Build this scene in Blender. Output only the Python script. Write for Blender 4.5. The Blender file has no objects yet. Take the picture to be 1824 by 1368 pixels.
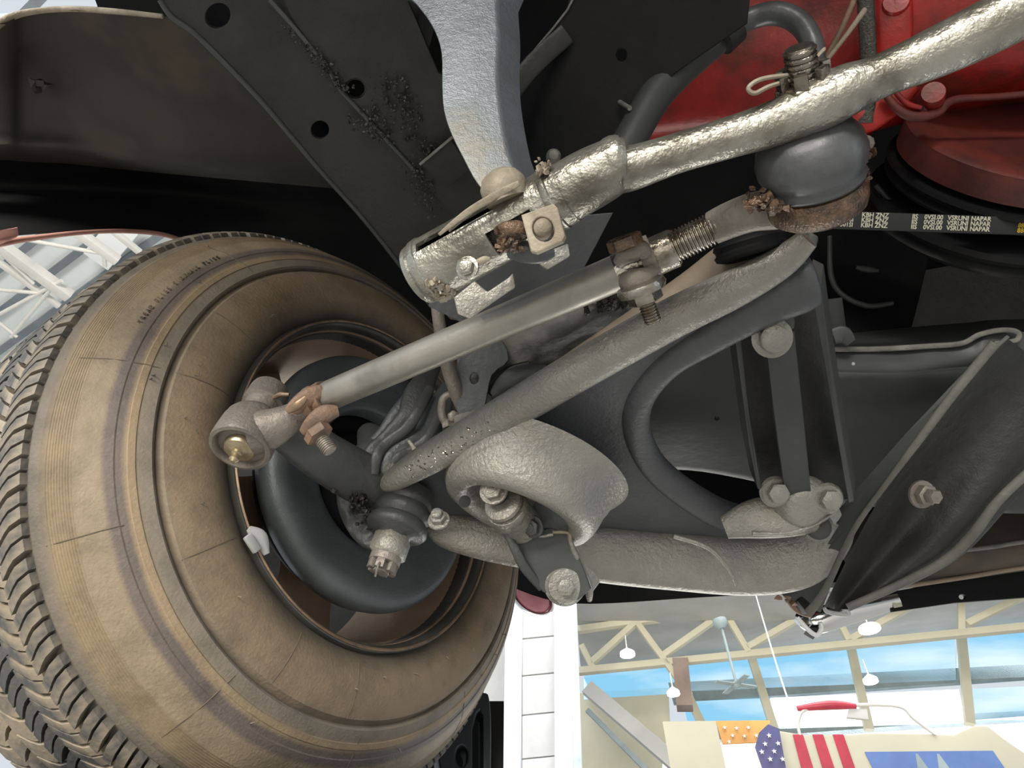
import bpy, bmesh, math, random
from mathutils import Vector as V, Matrix, noise
random.seed(7)
SC = bpy.context.scene
COL = SC.collection
# ------------------------------------------------------------------ camera, sky, lights, exposure
FPX = 1265.0
PITCH = math.radians(46.7)
CAM = V((0, 0, 1.4))                       # the floor is z = 0, the car stands raised on a lift
FW = V((0, math.cos(PITCH), math.sin(PITCH)))
UP = V((0, -math.sin(PITCH), math.cos(PITCH)))
RT = V((1, 0, 0))
cd = bpy.data.cameras.new('camera'); cam = bpy.data.objects.new('camera', cd); COL.objects.link(cam)
cd.sensor_width = 36.0; cd.lens = FPX / 1824 * 36; cd.clip_start = 0.02; cd.clip_end = 200
cam.location = CAM; cam.rotation_euler = (math.pi / 2 + PITCH, 0, 0)
SC.camera = cam
w = bpy.data.worlds.new('world'); SC.world = w; w.use_nodes = True
bg = w.node_tree.nodes['Background']
bg.inputs[0].default_value = (0.86, 0.93, 1.0, 1); bg.inputs[1].default_value = 0.72
def area(name, loc, target, sx, sy, power, col=(1, 1, 1)):
    l = bpy.data.lights.new(name, 'AREA'); l.shape = 'RECTANGLE'; l.size = sx; l.size_y = sy; l.energy = power; l.color = col
    o = bpy.data.objects.new(name, l); COL.objects.link(o); o.location = loc
    o.rotation_euler = (V(target) - V(loc)).to_track_quat('-Z', 'Y').to_euler(); return o
area('hall_window_light', (-2.2, -5.5, 2.6), (0.1, 0.4, 1.9), 5.0, 2.6, 1150, (1.0, 0.95, 0.86))
area('far_fill_light', (2.0, 4.2, 9.5), (2.0, 9.5, 3.5), 7.0, 3.0, 800, (1.0, 0.98, 0.94))  # area light added to brighten the background hall
area('front_window_light', (0.8, 7.5, 1.0), (0.3, 0.8, 1.9), 6.0, 2.2, 240, (1.0, 0.97, 0.90))
area('side_light', (5.5, -2.5, 1.8), (0.2, 0.5, 1.9), 3.0, 2.0, 40, (0.8, 0.9, 1.0))  # weak area light from the right
SC.view_settings.view_transform = 'Standard'; SC.view_settings.look = 'None'
SC.view_settings.gamma = 1.0; SC.view_settings.use_curve_mapping = False
SC.view_settings.exposure = 0.15

# ------------------------------------------------------------------ helpers
def ray(x, y): return FW + RT * ((x - 912) / FPX) + UP * ((684 - y) / FPX)
def P(x, y, s): return CAM + ray(x, y) * s                 # point at distance s in front of the camera
def Z(x, y, z):                                            # point on the level plane z above camera height
    r = ray(x, y); return CAM + r * (z / r.z)
def PL(x, y, p0, n):
    r = ray(x, y); return CAM + r * ((p0 - CAM).dot(n) / r.dot(n))
def cr(p0, p1, p2, p3, t):
    return 0.5 * ((2 * p1) + (p2 - p0) * t + (2 * p0 - 5 * p1 + 4 * p2 - p3) * t * t + (3 * p1 - p0 - 3 * p2 + p3) * t ** 3)
def spline(L, sub):
    if len(L) < 3 or sub < 2: return list(L)
    o = []
    for i in range(len(L) - 1):
        a, b, c, d = L[max(i - 1, 0)], L[i], L[i + 1], L[min(i + 2, len(L) - 1)]
        for k in range(sub): o.append(cr(a, b, c, d, k / sub))
    o.append(L[-1]); return o
def basis(ax):
    ax = ax.normalized(); t = V((0, 0, 1)) if abs(ax.z) < .9 else V((1, 0, 0))
    u = ax.cross(t).normalized(); return u, ax.cross(u).normalized()
class G:
    def __init__(s): s.v = []; s.f = []
    def add(s, v, f):
        b = len(s.v); s.v += [V(x) for x in v]; s.f += [tuple(i + b for i in q) for q in f]; return s
    def loft(s, pts, n=16, flat=1.0, ex=2.0, caps=True, sub=6, face=None):
        """pts: (point, radius); section lies across the path, 'flat' scales it along the viewing side"""
        Q = spline([V((p.x, p.y, p.z, r)) for p, r in pts], sub)
        C = [V(q[:3]) for q in Q]; N = len(C); vs = []; prev = None
        for i in range(N):
            t = (C[min(i + 1, N - 1)] - C[max(i - 1, 0)]).normalized()
            fc = (face if face else (CAM - C[i])).normalized()
            d = (fc - t * fc.dot(t)).normalized(); side = t.cross(d)
            for k in range(n):
                a = 2 * math.pi * k / n; c, sn = math.cos(a), math.sin(a)
                cc = math.copysign(abs(c) ** (2 / ex), c); ss = math.copysign(abs(sn) ** (2 / ex), sn)
                vs.append(C[i] + side * (cc * Q[i][3]) + d * (ss * Q[i][3] * flat))
        fs = [(i * n + k, i * n + (k + 1) % n, (i + 1) * n + (k + 1) % n, (i + 1) * n + k) for i in range(N - 1) for k in range(n)]
        if caps: fs += [tuple(range(n)), tuple((N - 1) * n + k for k in range(n))]
        return s.add(vs, fs)
    def T(s, L, **k):                                      # (px, py, depth, radius in px)
        return s.loft([(P(a, b, c), r * c / FPX) for a, b, c, r in L], **k)
    def lathe(s, o, ax, prof, n=32, closed=False):
        ax = ax.normalized(); u, v = basis(ax); m = len(prof); vs = []
        for r, h in prof:
            for k in range(n):
                a = 2 * math.pi * k / n
                vs.append(o + ax * h + (u * math.cos(a) + v * math.sin(a)) * max(r, 1e-5))
        fs = [(i * n + k, i * n + (k + 1) % n, ((i + 1) % m) * n + (k + 1) % n, ((i + 1) % m) * n + k) for i in range(m if closed else m - 1) for k in range(n)]
        if not closed: fs += [tuple(range(n)), tuple((m - 1) * n + k for k in range(n))]
        return s.add(vs, fs)
    def prism(s, pts, off):
        n = len(pts); vs = list(pts) + [p + off for p in pts]
        return s.add(vs, [tuple(range(n)), tuple(range(n, 2 * n))] + [(i, (i + 1) % n, (i + 1) % n + n, i + n) for i in range(n)])
    def box(s, c, a, b, d):
        q = [c + a * i + b * j - d for i, j in ((-1, -1), (1, -1), (1, 1), (-1, 1))]
        return s.prism(q, d * 2)
    def bar(s, p, q, w, h, up=V((0, 0, 1))):
        t = (q - p).normalized(); x = t.cross(up).normalized(); y = x.cross(t)
        return s.box((p + q) / 2, x * (w / 2), y * (h / 2), (q - p) / 2)
    def surf(s, rows, sub=6, th=0.003):
        R = [spline(r, sub) for r in rows]; m = len(R[0])
        cols = [spline([r[j] for r in R], sub) for j in range(m)]; n = len(cols[0])
        vs = [cols[j][i] for j in range(m) for i in range(n)]
        fs = [(j * n + i, j * n + i + 1, (j + 1) * n + i + 1, (j + 1) * n + i) for j in range(m - 1) for i in range(n - 1)]
        back = []
        for p in vs: back.append(p + (p - CAM).normalized() * th)
        k = len(vs); f2 = [tuple(x + k for x in q) for q in fs]
        edge = [j * n for j in range(m)] + [(m - 1) * n + i for i in range(1, n)] + [j * n + n - 1 for j in range(m - 2, -1, -1)] + [i for i in range(n - 2, 0, -1)]
        side = [(edge[i], edge[(i + 1) % len(edge)], edge[(i + 1) % len(edge)] + k, edge[i] + k) for i in range(len(edge))]
        return s.add(vs + back, fs + f2 + side)
    def thread(s, o, ax, r, h, turns, n=20):
        pr = []
        for i in range(turns):
            a = h * i / turns; pr += [(r, a + h / turns * .1), (r, a + h / turns * .45), (r * .86, a + h / turns * .7), (r * .86, a + h / turns * .9)]
        return s.lathe(o, ax, [(r * .7, 0)] + pr + [(r * .8, h)], n)
    def hexa(s, o, ax, r, h, n=6):
        return s.lathe(o, ax, [(r * .86, -h * .02), (r, h * .1), (r, h * .88), (r * .86, h)], n)
    def bolt(s, o, ax, r, h=None, washer=True):
        h = h or r * .8
        if washer: s.lathe(o, ax, [(r * 1.25, 0), (r * 1.35, h * .06), (r * 1.3, h * .25), (r * .9, h * .32)], 20)
        s.hexa(o + ax.normalized() * h * .25, ax, r, h * .8)
        return s.lathe(o + ax.normalized() * h * 1.0, ax, [(r * .55, 0), (r * .5, h * .12), (r * .2, h * .14)], 16)
    def blobs(s, L, r0, r1, j=.5):
        for p in L:
            r = random.uniform(r0, r1)
            b = bmesh.new(); bmesh.ops.create_icosphere(b, subdivisions=1, radius=1)
            S = [random.uniform(.5, 1.3) for _ in range(3)]
            vs = [p + V([v.co[i] * S[i] * r * random.uniform(1 - j, 1 + j) for i in range(3)]) for v in b.verts]
            s.add(vs, [tuple(v.index for v in f.verts) for f in b.faces]); b.free()
        return s
MW = {}
def thing(name, loc, label, cat, group=None, rot=None):
    o = bpy.data.objects.new(name, None); COL.objects.link(o); o.empty_display_size = .05
    M = Matrix.Translation(loc) @ (rot.to_4x4() if rot else Matrix.Identity(4))
    o.matrix_world = M; MW[o.name] = M
    o['label'] = label; o['category'] = cat
    if group: o['group'] = group
    return o
def link(name, me, mt, parent, M):
    o = bpy.data.objects.new(name, me); COL.objects.link(o)
    if mt: me.materials.clear(); me.materials.append(mt)
    if parent: o.parent = parent
    o.matrix_basis = M; return o
def build(name, g, mt, parent=None, smooth=45, bevel=0, seg=2, label=None, cat=None, kind=None, group=None, origin=None):
    W = MW.get(parent.name) if parent else None
    if W is None:
        c = origin if origin else sum(g.v, V((0, 0, 0))) / len(g.v)
        W = Matrix.Translation(c)
    Wi = W.inverted()
    me = bpy.data.meshes.new(name)
    me.from_pydata([tuple(Wi @ x) for x in g.v], [], g.f)
    b = bmesh.new(); b.from_mesh(me)
    if bevel:
        bmesh.ops.recalc_face_normals(b, faces=b.faces)
        ed = [e for e in b.edges if len(e.link_faces) == 2 and e.calc_face_angle(0) > math.radians(32)]
        bmesh.ops.bevel(b, geom=ed, offset=bevel, segments=seg, affect='EDGES', profile=.6)
    bmesh.ops.recalc_face_normals(b, faces=b.faces); b.to_mesh(me); b.free()
    for p in me.polygons: p.use_smooth = True
    me.set_sharp_from_angle(angle=math.radians(smooth))
    o = link(name, me, mt, parent, Matrix.Identity(4) if parent else W)
    if parent: MW[o.name] = W
    else: MW[o.name] = W
    if label: o['label'] = label
    if cat: o['category'] = cat
    if kind: o['kind'] = kind
    if group: o['group'] = group
    return o
def circ(c, r, n=20, sq=1.0, rot=0):
    return [(c[0] + r * math.cos(2 * math.pi * k / n) * math.cos(rot) - r * sq * math.sin(2 * math.pi * k / n) * math.sin(rot),
             c[1] + r * math.cos(2 * math.pi * k / n) * math.sin(rot) + r * sq * math.sin(2 * math.pi * k / n) * math.cos(rot)) for k in range(n)]
def smoothpoly(pts, sub=5):
    n = len(pts); o = []
    for i in range(n):
        a, b, c, d = [V(pts[(i + k) % n]) for k in (-1, 0, 1, 2)]
        for k in range(sub): q = cr(a, b, c, d, k / sub); o.append((q.x, q.y))
    return o
def plate(name, pts, p0, n, th, mt, parent=None, holes=(), bev=.0006, **kw):
    """flat sheet in the plane (p0, n), outline and holes traced, real holes cut through"""
    n = n.normalized(); u, v = basis(n)
    if (CAM - p0).dot(n) < 0: n = -n; u, v = v, u
    cu = bpy.data.curves.new('c', 'CURVE'); cu.dimensions = '2D'; cu.fill_mode = 'BOTH'; cu.extrude = th / 2; cu.bevel_depth = bev; cu.bevel_resolution = 1
    for L in [pts] + list(holes):
        sp = cu.splines.new('POLY'); sp.points.add(len(L) - 1)
        for i, q in enumerate(L):
            d = PL(q[0], q[1], p0, n) - p0
            sp.points[i].co = (d.dot(u), d.dot(v), 0, 1)
        sp.use_cyclic_u = True
    co = bpy.data.objects.new('c', cu); COL.objects.link(co)
    me = bpy.data.meshes.new_from_object(co.evaluated_get(bpy.context.evaluated_depsgraph_get()))
    bpy.data.objects.remove(co); bpy.data.curves.remove(cu)
    g = G(); nn = u.cross(v)
    g.add([p0 + u * x.co.x + v * x.co.y + nn * x.co.z - n * (th / 2) for x in me.vertices], [tuple(p.vertices) for p in me.polygons])
    bpy.data.meshes.remove(me)
    bmm = build(name, g, mt, parent, smooth=30, **kw); return bmm

# ------------------------------------------------------------------ materials
def mat(name, c1, c2=None, sc=20, rough=.5, metal=0, bump=0, bsc=200, fine=0, fsc=900, spec=.5, ramp=(.4, .65), rvar=.12, c3=None, sc3=6, r3=(.55, .7), dist=.002):
    m = bpy.data.materials.new(name); m.use_nodes = True; t = m.node_tree; N = t.nodes; L = t.links
    b = N['Principled BSDF']; b.inputs['Metallic'].default_value = metal; b.inputs['Specular IOR Level'].default_value = spec
    tc = N.new('ShaderNodeTexCoord')
    def nz(s, d=6, r=.6):
        n = N.new('ShaderNodeTexNoise'); n.inputs['Scale'].default_value = s; n.inputs['Detail'].default_value = d; n.inputs['Roughness'].default_value = r
        L.new(tc.outputs['Object'], n.inputs['Vector']); return n
    def rp(src, a, b_, ca=(0, 0, 0, 1), cb=(1, 1, 1, 1)):
        r = N.new('ShaderNodeValToRGB'); r.color_ramp.elements[0].position = a; r.color_ramp.elements[1].position = b_
        r.color_ramp.elements[0].color = ca; r.color_ramp.elements[1].color = cb; L.new(src, r.inputs[0]); return r
    n1 = nz(sc)
    if c2 is None: c2 = tuple(x * .7 for x in c1)
    r1 = rp(n1.outputs['Fac'], ramp[0], ramp[1], c1 + (1,), c2 + (1,)); out = r1.outputs[0]
    if c3:
        n3 = nz(sc3, 4); r = rp(n3.outputs['Fac'], r3[0], r3[1]); mx = N.new('ShaderNodeMixRGB'); L.new(r.outputs[0], mx.inputs[0]); L.new(out, mx.inputs[1]); mx.inputs[2].default_value = c3 + (1,); out = mx.outputs[0]
    L.new(out, b.inputs['Base Color'])
    mr = N.new('ShaderNodeMapRange'); mr.inputs[3].default_value = max(rough - rvar, .04); mr.inputs[4].default_value = rough + rvar
    L.new(n1.outputs['Fac'], mr.inputs[0]); L.new(mr.outputs[0], b.inputs['Roughness'])
    if bump or fine:
        h = None
        if bump:
            nb = nz(bsc, 3); h = N.new('ShaderNodeBump'); h.inputs['Strength'].default_value = bump; h.inputs['Distance'].default_value = dist; L.new(nb.outputs['Fac'], h.inputs['Height'])
        if fine:
            nf = nz(fsc, 2); h2 = N.new('ShaderNodeBump'); h2.inputs['Strength'].default_value = fine; h2.inputs['Distance'].default_value = .001; L.new(nf.outputs['Fac'], h2.inputs['Height'])
            if h: L.new(h.outputs[0], h2.inputs['Normal'])
            h = h2
        L.new(h.outputs[0], b.inputs['Normal'])
    return m
M = {}
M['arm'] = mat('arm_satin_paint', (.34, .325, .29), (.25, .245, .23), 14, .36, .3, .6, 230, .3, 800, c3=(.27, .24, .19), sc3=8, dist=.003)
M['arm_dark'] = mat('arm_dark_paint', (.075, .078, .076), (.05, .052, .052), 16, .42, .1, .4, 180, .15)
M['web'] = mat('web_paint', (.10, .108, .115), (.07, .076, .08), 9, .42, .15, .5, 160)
M['silver'] = mat('silver_greased_paint', (.42, .41, .365), (.25, .235, .195), 22, .33, .75, .9, 90, .5, 420, c3=(.12, .11, .09), sc3=11, r3=(.54, .7))
M['silver_d'] = mat('silver_dust', (.42, .37, .29), (.25, .21, .155), 30, .6, .1, .5, 200)
M['rod'] = mat('rod_dull_steel', (.42, .40, .35), (.30, .29, .26), 10, .36, .55, .15, 240, c3=(.10, .10, .09), sc3=9, r3=(.6, .75))
M['steel'] = mat('oily_bright_steel', (.42, .40, .36), (.16, .13, .09), 40, .25, .9, .4, 200)
M['rusty'] = mat('rust_bare', (.30, .19, .13), (.17, .12, .09), 45, .6, .2, .5, 300)
M['forged'] = mat('forged_grey', (.27, .24, .21), (.17, .15, .13), 30, .48, .3, .5, 260)
M['pit'] = mat('pitman_paint', (.19, .215, .24), (.14, .155, .165), 18, .36, .45, .2, 200, .25, 900, c3=(.20, .18, .14), sc3=9)
M['frame'] = mat('frame_black', (.036, .036, .033), (.022, .022, .021), 12, .45, .0, .6, 90, .3, 500, spec=.35)
M['frame_g'] = mat('frame_grey', (.060, .064, .063), (.044, .047, .046), 8, .5, .05, .25, 70)
M['black'] = mat('deep_black_paint', (.010, .010, .011), (.006, .006, .007), 10, .6, 0, .2, 90, spec=.2)
M['slag'] = mat('grease_grime', (.05, .043, .036), (.025, .024, .022), 120, .28, .1, .6, 400)
M['grease'] = mat('brown_grease', (.16, .10, .06), (.06, .04, .03), 120, .2, .2, .7, 500)
M['grime'] = mat('grey_grime', (.22, .21, .19), (.12, .12, .11), 40, .6, 0, .9, 110, .3, 500)
M['tan'] = mat('tan_dust', (.30, .24, .175), (.21, .17, .13), 16, .55, .1, .2, 220)
M['rubber'] = mat('boot_rubber', (.09, .095, .1), (.05, .05, .05), 30, .36, 0, .15, 200)
M['red'] = mat('engine_red', (.38, .014, .009), (.15, .009, .007), 18, .42, 0, .3, 130, c3=(.09, .02, .012), sc3=9, r3=(.55, .72))
M['red_d'] = mat('balancer_red_dull', (.13, .022, .015), (.06, .013, .011), 22, .5, 0, .2, 160)
M['liner'] = mat('liner_fibreglass', (.055, .048, .038), (.035, .033, .028), 5, .7, 0, .3, 40, c3=(.10, .078, .058), sc3=4, r3=(.5, .66))
M['fender'] = mat('fender_edge', (.62, .33, .27), (.48, .24, .2), 14, .6)
M['rimm'] = mat('rim_grey', (.10, .095, .085), (.06, .06, .055), 14, .4, .3, .2, 200)
M['rimb'] = mat('rim_brown', (.48, .34, .24), (.36, .26, .18), 11, .45, .1, .2, 120)
M['shield'] = mat('shield_satin', (.12, .135, .14), (.085, .095, .10), 12, .38, .1, .3, 500, .1)
M['chrome'] = mat('chrome', (.8, .8, .8), (.7, .7, .7), 5, .1, 1)
M['tread'] = mat('tread_rubber', (.085, .082, .078), (.05, .05, .05), 20, .55, 0, .4, 150, c3=(.27, .225, .165), sc3=14, r3=(.44, .58))
M['lead'] = mat('lead_weight', (.5, .5, .49), (.4, .4, .4), 20, .5)
M['copper'] = mat('copper_brown', (.36, .24, .15), (.16, .13, .10), 60, .4, .5)
M['belt'] = mat('belt_rubber', (.015, .016, .018), None, 20, .55)
M['print'] = mat('belt_print', (.62, .6, .48), (.5, .48, .38), 300, .7)
M['printy'] = mat('belt_print_yellow', (.8, .55, .05), None, 300, .7)
M['brass'] = mat('grease_fitting', (.45, .38, .25), (.28, .22, .14), 80, .35, .7)
M['white'] = mat('white_paint', (.86, .87, .88), (.80, .81, .82), 2, .6)
M['bluew'] = mat('bluish_metal_trim', (.62, .72, .76), None, 2, .5)
M['block'] = mat('white_block', (.52, .525, .53), (.46, .465, .47), 3, .8, 0, .3, 20)
M['cream'] = mat('cream_paint', (.78, .73, .56), (.72, .67, .5), 2, .6)
M['cream_d'] = mat('cream_body', (.50, .47, .36), (.46, .43, .33), 2, .4)
M['edge'] = mat('edge_grey', (.13, .125, .11), (.09, .088, .08), 30, .6, 0, .4, 150)  # paler grey set along the brace edges
M['deck'] = mat('grey_deck', (.60, .59, .56), (.5, .495, .47), 1.2, .8)
M['sheet'] = mat('ceiling_sheet', (.78, .83, .82), (.72, .76, .76), 2, .5)
M['sheetrib'] = mat('ceiling_rib', (.2, .23, .26), None, 2, .5)
M['truss'] = mat('truss_white', (.72, .70, .66), (.6, .59, .56), 3, .5)
M['brown'] = mat('brown_column', (.42, .32, .27), None, 2, .7)
M['grey'] = mat('window_bar', (.33, .40, .41), None, 2, .6)
M['floor'] = mat('concrete', (.34, .33, .31), (.28, .27, .255), 1.5, .35)
M['runway'] = mat('lift_steel', (.05, .055, .06), (.035, .037, .04), 8, .45, .2, .2, 60)
M['blue'] = mat('paint_blue', (.12, .2, .45), (.09, .16, .36), 4, .4)
M['navy'] = mat('paint_navy', (.09, .09, .22), None, 4, .4)
M['fred'] = mat('flag_red', (.50, .04, .07), None, 4, .4)
M['orange'] = mat('flag_orange', (.72, .36, .1), None, 3, .6)
M['starw'] = mat('star_white', (.85, .83, .8), None, 3, .6)
M['hole_shade'] = mat('hole_shade_black', (.01, .01, .01))  # near-black that paints the shade inside holes and gaps
def emit(name, c, s):
    m = bpy.data.materials.new(name); m.use_nodes = True; t = m.node_tree; b = t.nodes['Principled BSDF']
    b.inputs['Base Color'].default_value = c + (1,); b.inputs['Emission Color'].default_value = c + (1,); b.inputs['Emission Strength'].default_value = s; return m
M['lamp'] = emit('lamp_glow', (1, .97, .9), 12)
# sky seen through the clerestory glazing: a translucent daylit sheet
def skyglass():
    m = bpy.data.materials.new('daylit_glazing'); m.use_nodes = True; t = m.node_tree; N = t.nodes; b = N['Principled BSDF']
    tc = N.new('ShaderNodeTexCoord'); n = N.new('ShaderNodeTexNoise'); n.inputs['Scale'].default_value = .55; n.inputs['Detail'].default_value = 5
    mp = N.new('ShaderNodeMapping'); mp.inputs['Scale'].default_value = (.5, 1, 2.2); t.links.new(tc.outputs['Object'], mp.inputs[0]); t.links.new(mp.outputs[0], n.inputs['Vector'])
    r = N.new('ShaderNodeValToRGB'); r.color_ramp.elements[0].position = .42; r.color_ramp.elements[1].position = .62
    r.color_ramp.elements[0].color = (.24, .58, .84, 1); r.color_ramp.elements[1].color = (.72, .9, .97, 1)
    t.links.new(n.outputs['Fac'], r.inputs[0]); t.links.new(r.outputs[0], b.inputs['Emission Color']); b.inputs['Emission Strength'].default_value = .95
    b.inputs['Base Color'].default_value = (.05, .06, .07, 1); b.inputs['Roughness'].default_value = .1; return m
M['sky'] = skyglass()
M['bright'] = emit('overcast_glazing', (.93, .96, 1), 1.0)
def tyre_mat():
    m = bpy.data.materials.new('dusty_sidewall'); m.use_nodes = True; t = m.node_tree; N = t.nodes; L = t.links; b = N['Principled BSDF']
    b.inputs['Roughness'].default_value = .62; b.inputs['Specular IOR Level'].default_value = .35
    tc = N.new('ShaderNodeTexCoord'); mp = N.new('ShaderNodeMapping'); mp.inputs['Scale'].default_value = (1, 1, 0); L.new(tc.outputs['Object'], mp.inputs[0])
    ln = N.new('ShaderNodeVectorMath'); ln.operation = 'LENGTH'; L.new(mp.outputs[0], ln.inputs[0])
    nw = N.new('ShaderNodeTexNoise'); nw.inputs['Scale'].default_value = 9; nw.inputs['Detail'].default_value = 6; L.new(tc.outputs['Object'], nw.inputs['Vector'])
    ad = N.new('ShaderNodeMath'); ad.operation = 'MULTIPLY_ADD'; ad.inputs[1].default_value = .006; L.new(nw.outputs['Fac'], ad.inputs[0]); L.new(ln.outputs['Value'], ad.inputs[2])
    mr = N.new('ShaderNodeMapRange'); mr.inputs[1].default_value = .21; mr.inputs[2].default_value = .37; L.new(ad.outputs[0], mr.inputs[0])
    r = N.new('ShaderNodeValToRGB'); e = r.color_ramp.elements
    def cc(x): return tuple(a for a in x) + (1,)
    stops = [(0, (.10, .09, .08)), (.08, (.19, .155, .115)), (.2, (.33, .25, .165)), (.40, (.33, .25, .165)), (.455, (.29, .24, .175)), (.475, (.28, .245, .20)), (.55, (.29, .25, .195)), (.585, (.42, .32, .20)), (.61, (.38, .29, .19)), (.632, (.19, .16, .14)), (.695, (.20, .165, .145)), (.72, (.36, .29, .20)), (.815, (.38, .30, .20)), (.83, (.31, .235, .145)), (.9, (.32, .245, .15)), (.93, (.22, .19, .15)), (1, (.13, .12, .11))]
    e[0].position = 0; e[0].color = cc(stops[0][1]); e[1].position = 1; e[1].color = cc(stops[-1][1])
    for p, c in stops[1:-1]: x = e.new(p); x.color = cc(c)
    L.new(mr.outputs[0], r.inputs[0])
    n2 = N.new('ShaderNodeTexNoise'); n2.inputs['Scale'].default_value = 26; n2.inputs['Detail'].default_value = 8; n2.inputs['Roughness'].default_value = .7; L.new(tc.outputs['Object'], n2.inputs['Vector'])
    r2 = N.new('ShaderNodeValToRGB'); r2.color_ramp.elements[0].position = .32; r2.color_ramp.elements[0].color = (.38, .385, .40, 1); r2.color_ramp.elements[1].position = .58; r2.color_ramp.elements[1].color = (.72, .70, .69, 1)
    L.new(n2.outputs['Fac'], r2.inputs[0]); mx = N.new('ShaderNodeMixRGB'); mx.blend_type = 'MULTIPLY'; mx.inputs[0].default_value = .75
    L.new(r.outputs[0], mx.inputs[1]); L.new(r2.outputs[0], mx.inputs[2]); L.new(mx.outputs[0], b.inputs['Base Color'])
    bp = N.new('ShaderNodeBump'); bp.inputs['Strength'].default_value = .3; bp.inputs['Distance'].default_value = .002; n3 = N.new('ShaderNodeTexNoise'); n3.inputs['Scale'].default_value = 300; L.new(tc.outputs['Object'], n3.inputs['Vector'])
    L.new(n3.outputs['Fac'], bp.inputs['Height']); L.new(bp.outputs[0], b.inputs['Normal']); return m
M['tyre'] = tyre_mat()
M['mline'] = mat('mould_line_rubber', (.13, .10, .07), None, 40, .6)

# ------------------------------------------------------------------ hall: floor, roof, windows
g = G(); g.box(V((0, 0, -.05)), V((18, 0, 0)), V((0, 18, 0)), V((0, 0, .05))); build('floor', g, M['floor'], kind='structure')
# corrugated roof over the left side of the hall
ZR = 6.0
g = G(); c = [Z(-160, 250, ZR), Z(460, 250, ZR), Z(460, 800, ZR), Z(-160, 800, ZR)]
cx = [min(p.x for p in c) - 1, max(p.x for p in c) + 1]; cy = [min(p.y for p in c) - 1, max(p.y for p in c) + 2]
g.box(V((sum(cx) / 2, sum(cy) / 2, CAM.z + ZR + .05)), V(((cx[1] - cx[0]) / 2, 0, 0)), V((0, (cy[1] - cy[0]) / 2, 0)), V((0, 0, .05)))
ceil = build('ceiling', g, M['sheet'], kind='structure')
a0, a1 = Z(4, 551, ZR), Z(182, 416, ZR); dr = (a1 - a0).normalized(); pr = V((-dr.y, dr.x, 0))
for i in range(-18, 19):
    o = a0 + pr * (i * .31)
    g = G(); g.bar(o - dr * 3 - V((0, 0, .02)), o + dr * 6 - V((0, 0, .02)), .07, .05)
    build('ceiling_rib', g, M['sheetrib'], ceil)
tr = thing('roof_truss', Z(60, 480, ZR - .6), 'white steel roof truss under the ribbed ceiling, seen past the wheel arch', 'truss')
for q in [((-30, 415), (125, 528), .10), ((-44, 436), (106, 546), .05), ((137, 412), (210, 465), .08), ((200, 410), (250, 450), .05)]:
    g = G(); g.bar(Z(*q[0], ZR - .6), Z(*q[1], ZR - .6), q[2], q[2]); build('chord', g, M['truss'], tr, bevel=.01)
for q in [((30, 424), (185, 452)), ((185, 450), (187, 475)), ((-5, 516), (70, 522)), ((-20, 430), (60, 505)), ((110, 500), (-20, 570)), ((-20, 560), (30, 600)), ((90, 515), (20, 600))]:
    g = G(); g.loft([(Z(*q[0], ZR - .62), .018), (Z(*q[1], ZR - .62), .018)], n=10, sub=1); build('diagonal', g, M['truss'], tr)
g = G(); g.box(Z(200, 430, ZR - .15), V((.22, -.2, 0)), V((.08, .1, 0)), V((0, 0, .05))); build('ceiling_fixture', g, M['white'], label='small white fixture on the ribbed ceiling above the wheel arch', cat='fixture', bevel=.01)

# clerestory wall ahead of the car, turned 12 degrees
yw = math.radians(12); ND = V((math.sin(yw), math.cos(yw), 0)); XD = V((math.cos(yw), -math.sin(yw), 0))
PA = CAM + V((0, 12, 0)); PB = CAM + V((0, 9.6, 0)); PC = CAM + V((0, 7.5, 0))
def A(x, y): return PL(x, y, PA, ND)
def B(x, y): return PL(x, y, PB, ND)
def Cc(x, y): return PL(x, y, PC, ND)
g = G(); g.prism([A(1035, 1196), A(1900, 1108), PL(1900, 980, PC, ND), PL(1020, 1000, PC, ND)], V((0, .1, .3)))
build('ceiling', g, M['deck'], kind='structure')
win = thing('window_1', A(1430, 1300), '', 'x'); del win['label']; del win['category']; win['kind'] = 'structure'
def quadA(name, q, mt, th=.06, par=win, fn=A, **k):
    g = G(); g.prism([fn(*p) for p in q], ND * th); return build(name, g, mt, par, **k)
for i, (x0, x1, xb0, xb1) in enumerate([(1160, 1338, 1216, 1370), (1345, 1512, 1372, 1530), (1520, 1700, 1536, 1708), (1708, 1900, 1716, 1900)]):
    yt = lambda x: 1190 - (x - 1040) * .093; ym = lambda x: 1232 - (x - 1216) * .042; y2 = lambda x: 1250 - (x - 1216) * .045; yb = lambda x: 1303 - (x - 1216) * .03
    quadA('pane', [(x0, yt(x0)), (x1, yt(x1)), (xb1 - 5, ym(xb1)), (xb0 - 12, ym(xb0))], M['sky'])
    quadA('pane', [(xb0, y2(xb0)), (xb1, y2(xb1)), (xb1 + 12, yb(xb1)), (xb0 + 12, yb(xb0))], M['bright'] if i in (1, 2) else M['sky'])
quadA('pane', [(1040, 1200), (1185, 1186), (1195, 1236), (1040, 1246)], M['sky'])
quadA('window_rail', [(1190, 1216), (1900, 1180), (1900, 1202), (1200, 1252)], M['grey'], .1)
quadA('window_rail', [(1230, 1298), (1900, 1262), (1900, 1282), (1250, 1325)], M['grey'], .1)
quadA('lower_pane', [(1180, 1325), (1900, 1270), (1900, 1420), (1180, 1420)], M['bright'], .05)
for q in [((1330, 1155), (1385, 1330)), ((1508, 1140), (1545, 1310)), ((1705, 1120), (1722, 1300)), ((1190, 1170), (1265, 1330))]:
    p0, p1 = A(*q[0]) - ND * .2, A(*q[1]) - ND * .2
    g = G(); g.bar(p0, p1, .12, .12, ND); build('mullion', g, M['cream'], win)
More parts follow.
